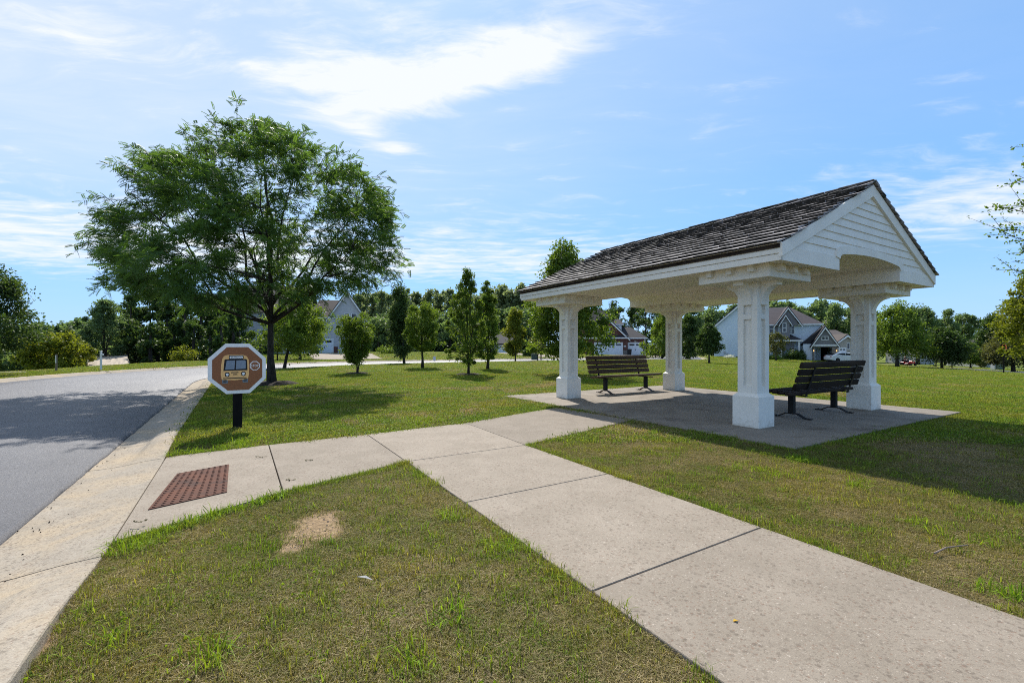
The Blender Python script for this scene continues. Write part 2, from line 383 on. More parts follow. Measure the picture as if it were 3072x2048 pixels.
leaf_mat('leaf_green', (.075, .135, .022), (.175, .250, .046), .55)
leaf_mat('leaf_yellow', (.095, .135, .018), (.230, .250, .036), .55)
leaf_mat('leaf_dark', (.034, .070, .020), (.088, .140, .044), .45)
leaf_mat('leaf_far_haze', (.092, .150, .066), (.185, .255, .112), .54, tint=(1.1, 1.1, .6))  # leaves paled; distance haze is put into the colour
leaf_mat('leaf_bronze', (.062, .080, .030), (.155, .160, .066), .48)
leaf_mat('leaf_pine_haze', (.140, .185, .090), (.260, .310, .155), .52, tint=(1.1, 1.1, .7))  # needles paled further to carry the distance haze in their colour
leaf_mat('flower_white', (.50, .52, .40), (.75, .76, .66), .3, tint=(1, 1, 1))
def grass_mat(name, cols, trans=.4):
    """cols = dry, olive, green; broad patches follow the place, single plants vary at random"""
    m = bpy.data.materials.new(name); m.use_nodes = True; t = NT(m.node_tree); t.n.clear()
    out = t.add('ShaderNodeOutputMaterial'); geo = t.add('ShaderNodeNewGeometry'); oi = t.add('ShaderNodeObjectInfo')
    at = t.add('ShaderNodeAttribute', attribute_name='var')
    f = t.math('ADD', t.math('MULTIPLY', t.ramp(t.noise(geo.outputs['Position'], .8, 5, .65), .3, .7), .55), t.math('MULTIPLY', oi.outputs['Random'], .45))
    col = t.mix(t.ramp(f, .15, .5), cols[0], cols[1]); col = t.mix(t.ramp(f, .45, .9), col, cols[2])
    hs = t.add('ShaderNodeHueSaturation'); t.l.new(t.math('ADD', t.math('MULTIPLY', at.outputs['Fac'], 1.1), .45), hs.inputs['Value']); t.l.new(col, hs.inputs['Color']); col = hs.outputs[0]
    d = t.add('ShaderNodeBsdfPrincipled'); d.inputs['Roughness'].default_value = .6; d.inputs['Specular IOR Level'].default_value = .12; t.l.new(col, d.inputs['Base Color'])
    tr = t.add('ShaderNodeBsdfTranslucent'); t.l.new(t.mix(1, col, (1.3, 1.2, .5), 'MULTIPLY'), tr.inputs['Color'])
    mx = t.add('ShaderNodeMixShader'); mx.inputs[0].default_value = trans
    t.l.new(d.outputs[0], mx.inputs[1]); t.l.new(tr.outputs[0], mx.inputs[2]); t.l.new(mx.outputs[0], out.inputs[0])
    MATS[name] = m; return m
grass_mat('grass_green', ((.255, .248, .050), (.188, .246, .034), (.126, .218, .021)))
grass_mat('grass_olive', ((.265, .222, .082), (.190, .188, .052), (.128, .165, .034)))
grass_mat('grass_dry', ((.38, .305, .165), (.28, .222, .110), (.20, .18, .062)), .3)
grass_mat('grass_bright', ((.19, .26, .026), (.17, .26, .024), (.14, .25, .022)), .5)
m = bpy.data.materials.new('lawn_soil'); m.use_nodes = True; t = NT(m.node_tree); b = t.n['Principled BSDF']; MATS['lawn_soil'] = m
geo = t.add('ShaderNodeNewGeometry'); P = geo.outputs['Position']
c = t.mix(t.ramp(t.noise(P, .5, 5, .6), .3, .7), (.205, .230, .046), (.145, .210, .028))
c = t.mix(t.math('MULTIPLY', t.ramp(t.noise(P, 2.4, 5, .7), .42, .68), .22), c, (.25, .23, .075))
c = t.mix(t.ramp(t.noise(P, 30, 4, .7), .35, .75), c, (.055, .075, .014))
sp = t.add('ShaderNodeSeparateXYZ'); t.l.new(P, sp.inputs[0])
near = t.math('SUBTRACT', 1, t.ramp(sp.outputs['Y'], 6, 16))     # close to, one sees the thatch and earth between the blades
c = t.mix(t.math('MULTIPLY', near, .75), c, t.mix(t.ramp(t.noise(P, 9, 5, .7), .35, .7), (.085, .062, .030), (.15, .11, .055)))
def patch(cx, cy, sx, sy, col_, c):
    a = t.math('DIVIDE', t.math('SUBTRACT', sp.outputs['X'], cx), sx); bb = t.math('DIVIDE', t.math('SUBTRACT', sp.outputs['Y'], cy), sy)
    r = t.math('SQRT', t.math('ADD', t.math('MULTIPLY', a, a), t.math('MULTIPLY', bb, bb)))
    r = t.math('ADD', r, t.math('MULTIPLY', t.math('SUBTRACT', t.noise(P, 9, 5, .7), .5), 1.7))
    return t.mix(t.math('SUBTRACT', 1, t.ramp(r, .45, 1.35)), c, col_)
DIRT = [(*gp(960, 1560), .22, .26), (*gp(915, 1600), .17, .20), (*gp(875, 1640), .14, .10), (*gp(985, 1595), .12, .14), (*gp(110, 1900), .10, .14)]
dirtc = t.mix(t.ramp(t.noise(P, 22, 5, .7), .35, .7), (.36, .255, .15), (.24, .165, .095))
for q in DIRT: c = patch(*q, dirtc, c)
t.l.new(c, b.inputs['Base Color']); b.inputs['Roughness'].default_value = .95; b.inputs['Specular IOR Level'].default_value = .1
bn = t.add('ShaderNodeBump'); bn.inputs['Strength'].default_value = .8; bn.inputs['Distance'].default_value = .05
t.l.new(t.noise(P, 24, 5, .7), bn.inputs['Height']); t.l.new(bn.outputs[0], b.inputs['Normal'])

# ------------------------------------------------------------------ terrain and road
RU = np.array((-.515, .857)); RN = np.array((.857, .515))          # along the street, and across it towards the lawn
def from_road(u, n): return u*RU[0]+n*RN[0], u*RU[1]+n*RN[1]
def to_road(x, y): return x*RU[0]+y*RU[1], x*RN[0]+y*RN[1]
HALF, KW = 3.45, .72
def road_path():
    P = [(u, -4.95) for u in np.arange(-40, 22, .5)]
    P += [(22+17.45*math.sin(a), 12.5-17.45*math.cos(a)) for a in np.linspace(0, math.pi/2, 50)]
    P += [(39.45, n) for n in np.arange(13, 40, .5)]
    P += [(39.45+24*(1-math.cos(a)), 40+24*math.sin(a)) for a in np.linspace(0.02, math.radians(40), 24)]
    u, n = P[-1]; d = np.array((math.sin(math.radians(40)), math.cos(math.radians(40))))
    P += [(u+d[0]*k, n+d[1]*k) for k in np.arange(1, 70, 1)]
    return np.array(P)
ROAD = road_path()
def resample(P, step):
    d = np.r_[0, np.cumsum(np.hypot(*np.diff(P, axis=0).T))]; s = np.arange(0, d[-1], step)
    return np.c_[np.interp(s, d, P[:, 0]), np.interp(s, d, P[:, 1])]
ROADF = resample(ROAD, .5)
def road_dist(u, n):
    """distance from the street's centre line, and whether the point lies on its outer (left) side"""
    u = np.asarray(u, float).ravel(); n = np.asarray(n, float).ravel(); D = np.full(u.shape, 1e9); I = np.zeros(u.shape, int)
    for k in range(len(ROADF)):
        d = (u-ROADF[k, 0])**2+(n-ROADF[k, 1])**2; w = d < D; D[w] = d[w]; I[w] = k
    T = np.gradient(ROADF, axis=0)[I]; dx = u-ROADF[I, 0]; dn = n-ROADF[I, 1]
    side = T[:, 0]*dn-T[:, 1]*dx     # > 0: towards the lawn
    return np.sqrt(D), side
def h0(x, y):
    """the lie of the land without kerbs"""
    x = np.asarray(x, float); y = np.asarray(y, float)
    z = -.036*4*np.log1p(np.exp(np.clip((x-14)/4, -30, 30))); z = np.maximum(z, -6)
    z = z + .62*np.exp(-((x-42)/11)**2-((y-77)/9)**2)
    z = z + .30*sstep(46, 66, y)*sstep(-60, -48, x)*(1-sstep(-8, 4, x))
    return z
def ramp_w(u): return sstep(2.9, 4.3, u)*(1-sstep(6.9, 8.6, u))
def ground_z(x, y):
    x = np.asarray(x, float); y = np.asarray(y, float); u, n = to_road(x, y); z = h0(x, y)
    D, side = road_dist(u, n); D = D.reshape(x.shape); side = side.reshape(x.shape)
    e = D-HALF-KW                                                     # distance outside the kerb's back edge
    z = z - .42*(1-sstep(-.42, -.10, e))
    ratio = x/np.maximum(y, 1); start = 4.5+8*sstep(-1.05, -.6, ratio)
    fall = np.clip((e-start)*.16, 0, 4.5)*(side < 0)*(1-sstep(-.72, -.60, ratio)); z = z-fall
    near = (side > 0)*np.exp(-(np.maximum(e, 0)/.45)**2)
    z = z - .045*near*(1-sstep(2.6, 3.6, u)) - .02*near
    z = z - .075*ramp_w(u)*(side > 0)*(1-sstep(0, 1.5, e))
    z = z + .02*(fbm(x*.6, y*.6, 5)-.5)*sstep(.3, 2, e)
    return z
def axis(*parts): return np.unique(np.round(np.concatenate([np.arange(a, b, s) for a, b, s in parts]), 3))
au = axis((-300, -40, 40), (-40, -6, 2), (-6, 48, .25), (48, 110, 1), (110, 200, 6), (200, 1600, 100))
an = axis((-1500, -200, 100), (-200, -40, 10), (-40, -14, 1), (-14, 20, .25), (20, 62, .5), (62, 150, 3), (150, 1600, 100))
UU, NN = np.meshgrid(au, an, indexing='ij'); GX, GY = from_road(UU, NN); GZ = ground_z(GX, GY)
nu, nn = UU.shape; ids = np.arange(nu*nn).reshape(nu, nn)
F = np.stack([ids[:-1, :-1], ids[1:, :-1], ids[1:, 1:], ids[:-1, 1:]], -1).reshape(-1, 4)
obj_of(fast_mesh('ground', np.stack([GX, GY, GZ], -1).reshape(-1, 3), F, MATS['lawn_soil'], smooth=True), 'ground', kind='structure', label='mown lawn and ground of the park')

def strip(path, offs, zs, mat, name, s0=0, s1=None, **kw):
    """sweep a cross-section (offsets from the centre line, heights) along the street"""
    P = path; T = np.gradient(P, axis=0); T /= np.linalg.norm(T, axis=1)[:, None]; Nn = np.c_[-T[:, 1], T[:, 0]]
    V = []
    for k in range(len(P)):
        for j, o in enumerate(offs):
            oo = o(k) if callable(o) else o; q = P[k]+Nn[k]*oo; x, y = from_road(*q)
            z = zs[j](k, P[k][0]) if callable(zs[j]) else zs[j]; V.append((x, y, float(h0(x, y))+z))
    m_, w = len(P), len(offs); ids = np.arange(m_*w).reshape(m_, w)
    F = np.stack([ids[:-1, :-1], ids[:-1, 1:], ids[1:, 1:], ids[1:, :-1]], -1).reshape(-1, 4)
    return np.array(V), F
# sign: in the (u, n) frame the path's left normal (-Tn, Tu) points towards +n for a path along +u
PA = resample(ROAD, .12)
edge_j = (fbm(np.arange(len(PA))*.35, np.zeros(len(PA)), 3, 5)-.5)*.05
V, F = strip(PA, [lambda k: HALF+edge_j[k]-.01, lambda k: HALF+edge_j[k], lambda k: HALF+edge_j[k]-.03, 2.2, 1, 0, -1, -2.2, -HALF+.03, -HALF, -HALF+.01],
             [-.30, -.115, -.090, -.066, -.045, -.038, -.045, -.066, -.09, -.115, -.30], None, 'road')
obj_of(fast_mesh('road', V, F, MATS['asphalt'], smooth=False), 'road', kind='structure', label='grey asphalt street curving away behind the big tree')
# rolled kerb and gutter; sections on the near side have joints between them, the drop at the crossing is flush
prof = [(0, -.30), (0, -.125), (.10, -.128), (.30, -.116), (.36, -.098), (.44, -.035), (.52, -.004), (.64, .010), (.715, .010), (.72, 0), (.72, -.32)]
flat = [(0, -.30), (0, -.125), (.10, -.126), (.28, -.112), (.38, -.104), (.48, -.096), (.57, -.088), (.66, -.08), (.715, -.074), (.72, -.078), (.72, -.32)]
kerb = empty('kerb', kind='structure', label='pale concrete rolled kerb and gutter beside the pavement ramp')
PK = resample(ROAD, .15); total = len(PK); step = 21; k0 = 0
while k0 < total-2:
    k1 = min(k0+step, total-1); seg = PK[k0:k1+1].copy()
    if PK[k1, 0] < -2 or (PK[k0, 0] > 60): k0 = k1; continue
    d = seg[-1]-seg[-2]; seg[-1] = seg[-1]-d*.05; seg[0] = seg[0]+d*.05
    def zf(j): return lambda k, u: prof[j][1]+(flat[j][1]-prof[j][1])*float(ramp_w(u))*(1 if seg[0][1] < -3 else 0)
    V, F = strip(seg, [HALF+p[0] for p in prof], [zf(j) for j in range(len(prof))], None, 'kerb')
    n_ = len(prof); F = list(map(tuple, F)); F += [tuple(range(n_)), tuple(len(V)-n_+i for i in range(n_))]
    mb = MB(); mb.v = [tuple(p) for p in V]; mb.f = F; mb.build('kerb_section', MATS['kerb_concrete'], kerb)
    k0 = k1
V, F = strip(resample(ROAD, .5), [-HALF-p[0] for p in prof], [p[1] for p in prof], None, 'kerb')
obj_of(fast_mesh('far_kerb', V, F[:, ::-1], MATS['kerb_concrete']), 'far_kerb', kind='structure', label='concrete kerb along the far side of the street')

def drape(name, quad, mat, off=.03, n=(16, 6), **kw):
    """a sheet with four corners laid over the land"""
    q = [np.array(p, float) for p in quad]; V = []
    for i in range(n[0]+1):
        a = i/n[0]
        for j in range(n[1]+1):
            b_ = j/n[1]; p = (q[0]*(1-a)+q[1]*a)*(1-b_)+(q[3]*(1-a)+q[2]*a)*b_; V.append((p[0], p[1], float(h0(p[0], p[1]))+off))
    ids = np.arange(len(V)).reshape(n[0]+1, n[1]+1); F = np.stack([ids[:-1, :-1], ids[1:, :-1], ids[1:, 1:], ids[:-1, 1:]], -1).reshape(-1, 4)
    return obj_of(fast_mesh(name, np.array(V), F, mat), name, **kw)
drape('driveway', [(-30, 66.6), (-20.6, 66.6), (-13.5, 48.0), (-19.5, 45.5)], MATS['concrete'], .05, kind='structure', label='pale concrete driveway in front of the grey house')
drape('driveway', [(14.6, 82.6), (24.0, 82.6), (24.5, 71.5), (18.0, 66.5)], MATS['concrete'], .05, kind='structure', label='pale concrete driveway of the brick house')
drape('driveway', [(-4.5, 84.6), (3.2, 84.6), (9.0, 58.0), (3.5, 56.0)], MATS['concrete'], .05, kind='structure', label='pale concrete driveway behind the young yellow tree')
drape('driveway', [(49.0, 74.5), (56.0, 72), (66, 66), (64, 60)], MATS['concrete'], .05, kind='structure', label='concrete driveway with the white car')
drape('side_street', [(78, 130), (70, 132), (53, 60), (60.5, 58)], MATS['asphalt'], .03, (30, 4), kind='structure', label='street beyond the lawn on the right')
drape('side_street', [(53, 60), (60.5, 58), (62, 20), (47, 30)], MATS['asphalt'], .034, (30, 4), kind='structure', label='street beyond the lawn at the right edge')
drape('side_pavement', [(62.5, 58.5), (64.2, 58), (84, 131), (82.3, 131.4)], MATS['concrete'], .05, (30, 2), kind='structure', label='pale pavement beyond the side street')
drape('side_pavement', [(62.5, 58.5), (64.2, 58), (66, 20), (64.3, 20)], MATS['concrete'], .05, (20, 2), kind='structure', label='pale pavement beyond the side street at the right')
drape('verge_pavement', [gp(-250, 1124), gp(82, 1117.5), gp(70, 1114.5), gp(-250, 1119.5)], MATS['concrete'], .03, (6, 2), kind='structure', label='short pale pavement on the verge at far left')

# ------------------------------------------------------------------ pavements (each panel a piece of its own)
def panel(poly, zt, thick, mat, parent, name='pavement_panel', inset=.0035):
    """poly: corners (x, y); zt: height of each corner; a slab with a small rounded edge"""
    P = np.array(poly, float); n = len(P); c = P.mean(0); out = []
    A = 0.5*sum(P[i][0]*P[(i+1) % n][1]-P[(i+1) % n][0]*P[i][1] for i in range(n))
    if A < 0: P = P[::-1]; zt = list(zt)[::-1]
    def off(d):
        R = []
        for i in range(n):
            a, b_, c_ = P[i-1], P[i], P[(i+1) % n]; e1 = (b_-a)/np.linalg.norm(b_-a); e2 = (c_-b_)/np.linalg.norm(c_-b_)
            n1 = np.array((-e1[1], e1[0])); n2 = np.array((-e2[1], e2[0])); bi = (n1+n2)/(1+n1@n2); R.append(b_+bi*d)
        return R
    rings = [(off(inset), -thick), (off(inset), -.012), (off(inset+.002), -.004), (off(inset+.005), 0)]
    mb = MB(); V = [(q[0], q[1], zt[i]+dz) for R, dz in rings for i, q in enumerate(R)]
    fs = [tuple(range(n))[::-1], tuple(3*n+i for i in range(n))] + [(r*n+i, r*n+(i+1) % n, (r+1)*n+(i+1) % n, (r+1)*n+i) for r in range(3) for i in range(n)]
    mb.quadmesh(V, fs); return mb.build(name, mat, parent)
walk = empty('pavement', kind='structure', label='pale concrete footpath panels from the street to the pavilion')
ZP = .018
q = dict(a=gp(483, 1371, -.074), b=gp(806, 1337.6), c=gp(849, 1480), d=gp(311, 1629, -.074), e=gp(1101, 1305.5), f=gp(1219, 1388), g=gp(1397, 1271), h=gp(1577, 1338), i=gp(1668, 1224), j=gp(1896, 1262.5))
rn = lambda p: to_road(*p)
def snap(p):   # onto the kerb's back edge
    u, n = to_road(*p); return from_road(u, -1.50+KW+.004)
q['a'] = snap(q['a']); q['d'] = snap(q['d'])
WALK = [[q['a'], q['b'], q['c'], q['d']], [q['b'], q['e'], q['f'], q['c']], [q['e'], q['g'], q['h'], q['f']], [q['g'], q['i'], q['j'], q['h']]]
panel(WALK[0], [-.074, ZP, ZP, -.074], .16, MATS['concrete'], walk)
for w in WALK[1:]: panel(w, [ZP]*4, .14, MATS['concrete'], walk)
eL = np.array(gp(2148, 2047))-np.array(q['f']); eL /= np.linalg.norm(eL)
L0 = np.array(q['f']); R0 = np.array(q['h']); k = 0.0
cuts = [0, 1.62, 3.27]+[3.27+1.64*i for i in range(1, 4)]
for a, b_ in zip(cuts[:-1], cuts[1:]):
    poly = [L0+eL*a, R0+eL*a, R0+eL*b_, L0+eL*b_]; WALK.append([tuple(p) for p in poly]); panel(poly, [ZP]*4, .14, MATS['concrete'], walk)
# pavilion slab
PAV_A = math.atan2(.52219554, .85282579); PAV_N = (3.684, 5.987)
pv = np.array((.85282579, .52219554)); pu = np.array((-.52219554, .85282579))
def pav(v, u): p = np.array(PAV_N)+pv*v+pu*u; return (float(p[0]), float(p[1]))
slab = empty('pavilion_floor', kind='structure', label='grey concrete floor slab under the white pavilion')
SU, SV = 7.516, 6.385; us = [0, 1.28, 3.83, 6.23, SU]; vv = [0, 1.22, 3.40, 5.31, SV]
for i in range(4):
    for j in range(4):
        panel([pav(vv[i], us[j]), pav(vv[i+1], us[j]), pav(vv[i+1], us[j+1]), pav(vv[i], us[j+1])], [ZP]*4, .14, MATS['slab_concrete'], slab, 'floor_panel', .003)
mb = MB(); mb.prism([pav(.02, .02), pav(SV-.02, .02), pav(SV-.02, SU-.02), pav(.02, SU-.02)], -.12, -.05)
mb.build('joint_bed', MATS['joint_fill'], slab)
SLAB_POLY = [pav(0, 0), pav(SV, 0), pav(SV, SU), pav(0, SU)]
mb = MB()
for w in WALK[1:]: mb.prism([tuple(np.array(p)*.985+np.array(w).mean(0)*.015) for p in w], -.12, -.06)
mb.build('joint_bed', MATS['joint_fill'], walk)
# tactile plate in the ramp
tac = [gp(531.6, 1418.5, -.045), gp(687, 1392, -.012), gp(680.5, 1474.7, -.012), gp(444, 1523, -.045)]
def ramp_z(x, y):
    u, n = to_road(x, y); na = -.776; nb = to_road(*q['b'])[1]*.5+to_road(*q['c'])[1]*.5
    return -.074+(ZP+.074)*min(max((n-na)/(nb-na), 0), 1)
tp = empty('tactile_plate', (*np.mean(tac, axis=0), 0)); tag(tp, 'rust brown cast iron tactile plate with rows of studs set in the ramp', 'tactile plate')
c0 = np.mean(tac, axis=0)
mb = MB(); Vt = [(p[0]-c0[0], p[1]-c0[1], ramp_z(*p)+.008) for p in tac]; Vb = [(a, b_, z-.02) for a, b_, z in Vt]
mb.quadmesh(Vb+Vt, [(0, 1, 2, 3), (4, 7, 6, 5)]+[(i, (i+1) % 4, (i+1) % 4+4, i+4) for i in range(4)]); mb.build('plate', MATS['tactile_iron'], tp)
mb = MB(); T4 = [np.array(p) for p in tac]
for i in range(9):
    for j in range(20):
        a, b_ = (i+.5)/9, (j+.5)/20; p = (T4[0]*(1-a)+T4[1]*a)*(1-b_)+(T4[3]*(1-a)+T4[2]*a)*b_
        mb.lathe([(.0135, 0), (.012, .004), (.007, .007)], 7, Matrix.Translation((p[0]-c0[0], p[1]-c0[1], ramp_z(*p)+.008)))
mb.build('studs', MATS['tactile_iron'], tp, kind='stuff')

# ------------------------------------------------------------------ pavilion
PV = empty('pavilion', (*PAV_N, 0), PAV_A, label='white open pavilion with four panelled columns and shake roof', cat='pavilion')
WP, SP = MATS['white_paint'], MATS['soffit_paint']       # local x runs along the gable, local y along the ridge
cu, cvs = (1.279, 6.226), (1.219, 5.311)
ru0, ru1, rv0, rv1, ze, zt, zr = .346, 7.197, .343, 6.159, 2.571, 2.836, 4.187
ZS = 2.60
def concave(proj, z0, z1, face, sgn):
    """curved bracket outline in (offset, z)"""
    pts = [(face-.02, z0), (face+.02, z0)]
    for i in range(1, 10):
        a = i/9*math.pi/2; pts.append((face+.02+(proj-.02)*(1-math.cos(a)), z0+(z1-.07-z0)*math.sin(a)))
    pts += [(face+proj, z1), (face-.02, z1)]
    return [(sgn*a, b_) for a, b_ in pts]
shaft = MB(); o_, i_, st = .1725, .122, .105
shaft.box(-i_, i_, -i_, i_, .50, 2.40)
for sx in (-1, 1):
    for sy in (-1, 1): shaft.box(sx*(o_-st), sx*o_, sy*(o_-st), sy*o_, .50, 2.40, .006)
for zz in ((.50, .69), (1.80, 1.88), (2.03, 2.40)):
    w = o_-st+.001
    for s in (-1, 1):
        shaft.box(-w, w, s*(i_-.01), s*(o_-.004), *zz, .0); shaft.box(s*(i_-.01), s*(o_-.004), -w, w, *zz, .0)
shaft_me = shaft.mesh('column', WP)
base = MB(); hb = .229
base.box(-hb, hb, -hb, hb, .014, .524, .006); base.quadmesh([(sx*hb*.985, sy*hb*.985, .523) for sx, sy in ((-1, -1), (1, -1), (1, 1), (-1, 1))]+[(sx*.168, sy*.168, .575) for sx, sy in ((-1, -1), (1, -1), (1, 1), (-1, 1))], [(0, 1, 5, 4), (1, 2, 6, 5), (2, 3, 7, 6), (3, 0, 4, 7), (4, 5, 6, 7), (3, 2, 1, 0)])
base_me = base.mesh('base', MATS['base_paint'])
brx = {}
for nm, ax, sgn in (('px', 'y', 1), ('nx', 'y', -1), ('py', 'x', 1), ('ny', 'x', -1)):
    b_ = MB(); pr = concave(.265, 2.035, 2.41, o_-.005, sgn)
    b_.prism(pr, -.085, .085, 'y' if ax == 'y' else 'x'); brx[nm] = b_.mesh('bracket', WP)
cap = MB(); cap.box(-.61, .61, -.61, .61, 2.40, 2.60, .008); cap_me = cap.mesh('capital', WP)
blk = {}
for d in range(4):
    b_ = MB(); b_.box(-.05, .05, -.085, .005, 2.495, 2.598, .004, Matrix.Rotation(d*math.pi/2, 4, 'Z')); blk[d] = b_.mesh('block', WP)
for cx in cvs:
    for cy in cu:
        c_ = obj_of(shaft_me, 'column', PV); c_.location = (cx, cy, 0)
        obj_of(base_me, 'base', c_); obj_of(cap_me, 'capital', c_)
        for k_ in brx: obj_of(brx[k_], 'bracket', c_)
        for d in range(4):
            R = Matrix.Rotation(d*math.pi/2, 3, 'Z')
            for off in (-.36, 0, .36):
                bo = obj_of(blk[d], 'block', c_); bo.location = R @ Vector((off, -.61, 0))
vc = (rv0+rv1)/2; sl_ = (zr-zt)/(vc-rv0)
AW, AZ0, AZ1 = 1.18, 2.775, 2.905
def arch(off=0.0):
    """the flat arch over the passage, from left foot to right foot (x offset from the centre, z)"""
    L = [(-AW-off, ze)]; r = .16
    for i in range(8):
        a = i/7*math.pi/2; L.append((-AW-off+(r+off*.6)*(1-math.cos(a)), AZ0-.02+off*.2+(r*.55+off*.8)*math.sin(a)))
    x0, z0_ = L[-1]
    for i in range(1, 12):
        x = x0+(-2*x0)*i/12; L.append((x, z0_+.055*(1-(x/x0)**2)))
    L += [(-a, b_) for a, b_ in L[:8+1][::-1]]
    return L
# soffit, vault, roof deck
mb = MB(); mb.box(rv0+.03, vc-AW-.018, ru0+.045, ru1-.045, ZS, ZS+.02); mb.build('soffit', SP, PV)
mb = MB(); mb.box(vc+AW+.018, rv1-.03, ru0+.045, ru1-.045, ZS, ZS+.02); mb.build('soffit', SP, PV)
mb = MB(); A0 = arch(); A1 = arch(.02); n_ = len(A0); y0, y1 = ru0+.05, ru1-.05
for y in (y0, y1):
    mb.v += [(vc+a, y, b_) for a, b_ in A0]+[(vc+a, y, b_+.004) for a, b_ in A1]
for i in range(n_-1):
    a, b_, c_, d_ = i, i+1, 2*n_+i+1, 2*n_+i; mb.f += [(a, b_, c_, d_), (n_+i, 3*n_+i, 3*n_+i+1, n_+i+1)]
mb.f += [(0, 2*n_, 3*n_, n_), (n_-1, 2*n_-1, 4*n_-1, 3*n_-1)]
mb.build('vault', SP, PV, smooth=False)
for s in (-1, 1):
    e = vc+s*(vc-rv0+.015); mb = MB()
    mb.prism([(e, zt-.035), (vc, zr-.035), (vc, zr-.09), (e, zt-.09)], ru0+.02, ru1-.02, 'y'); mb.build('roof_deck', MATS['wood_shaded'], PV)
    xo = rv0 if s < 0 else rv1
    mb = MB(); mb.box(xo, xo-s*.04, ru0, ru1, zt-.165, zt-.012, .004); mb.build('fascia', WP, PV)
    mb = MB(); mb.box(xo-s*.016, xo-s*.05, ru0+.012, ru1-.012, ze, zt-.168, .004); mb.build('fascia', WP, PV)
NB = 9; bz = [2.789+.1306*i for i in range(NB+1)]
RK = .185
def rake_z(x): return zr-.03-abs(x-vc)*sl_
for yy, dr in ((ru0, 1), (ru1, -1)):       # both gables
    for s in (-1, 1):
        e = vc+s*(vc-rv0-.002); mb = MB()
        mb.prism([(e, rake_z(e)), (vc, rake_z(vc)), (vc, rake_z(vc)-RK*1.1), (e, rake_z(e)-RK)], yy-dr*.012, yy+dr*.04, 'y'); mb.build('rake_board', WP, PV)
        # frieze board either side of the arch
        xs = sorted((e-s*.012, vc+s*AW)); mb = MB(); mb.prism([(xs[0], ze), (xs[1], ze), (xs[1], 2.787), (xs[0], min(2.787, 2.787))] , yy+dr*.012, yy+dr*.055, 'y')
        mb.build('frieze_board', WP, PV)
    for i in range(NB):
        z0_, z1_ = bz[i], bz[i+1]
        def xl(z): return (zr-.03-RK-z)/sl_+.04
        w0, w1 = xl(z0_), xl(z1_)
        if w0 <= .02: continue
        w1 = max(w1, .0)
        ztop = z1_ if w1 > 0 else z0_+w0*sl_
        pieces = [(-w0, w0, -w1, w1)] if i > 0 else [(-w0, -AW+.0, -w1, -AW+.05), (AW, w0, AW-.05, w1)]
        for a0, b0, a1, b1 in pieces:
            mb = MB(); yb = yy+dr*.022; yt = yy+dr*.040; yk = yy+dr*.058      # lapped: the lower edge stands proud
            mb.quadmesh([(vc+a0, yb, z0_-.012), (vc+b0, yb, z0_-.012), (vc+b1, yt, ztop), (vc+a1, yt, ztop), (vc+a0, yk, z0_-.012), (vc+b0, yk, z0_-.012), (vc+b1, yk, ztop), (vc+a1, yk, ztop)],
                        [(0, 1, 2, 3), (4, 7, 6, 5), (0, 4, 5, 1), (1, 5, 6, 2), (2, 6, 7, 3), (3, 7, 4, 0)])
            mb.build('siding_board', WP, PV)
    mb = MB(); A0 = arch()[1:-1]; A1 = arch(.125)[1:-1]; n_ = len(A0)
    for y in (yy-dr*.004, yy+dr*.05): mb.v += [(vc+a, y, b_) for a, b_ in A0]+[(vc+a, y, b_) for a, b_ in A1]
    for i in range(n_-1): mb.f += [(i, i+1, n_+i+1, n_+i), (2*n_+i, 3*n_+i, 3*n_+i+1, 2*n_+i+1), (i, 2*n_+i, 2*n_+i+1, i+1), (n_+i, n_+i+1, 3*n_+i+1, 3*n_+i)]
    mb.f += [(0, n_, 3*n_, 2*n_), (n_-1, 3*n_-1, 4*n_-1, 2*n_-1)]
    mb.build('arch_trim', WP, PV)
pm('shake_end_shade', (.060, .054, .048), (.028, .026, .022), 20, .95, .4, 60, spec=.1)      # butt ends; the shade between courses is put into their dark colour
# cedar shakes
SL = math.hypot(vc-rv0, zr-zt)+.05; NR = 15; EXPO = SL/NR; ang = math.atan(sl_)
variants = []
for i in range(14):
    w = .10+.145*((i*5) % 14)/13; b_ = MB(); ln = EXPO*1.55; th = .026+.006*random.random(); sk = random.uniform(-.012, .012)
    # local: x along the ridge, y up the slope, butt at y = 0
    b_.quadmesh([(0, 0, 0), (w, sk, 0), (w, ln, -.004), (0, ln, -.004), (.002, 0, th), (w-.002, sk, th*random.uniform(.92, 1.06)), (w, ln, .004), (0, ln, .004)],
                [(0, 3, 2, 1), (4, 5, 6, 7), (0, 1, 5, 4), (1, 2, 6, 5), (2, 3, 7, 6), (3, 0, 4, 7)])
    variants.append((w, b_))
shakes = []; camp = Vector((0, 0, CAM_H)); PM = Matrix.Translation((*PAV_N, 0)) @ Matrix.Rotation(PAV_A, 4, 'Z')
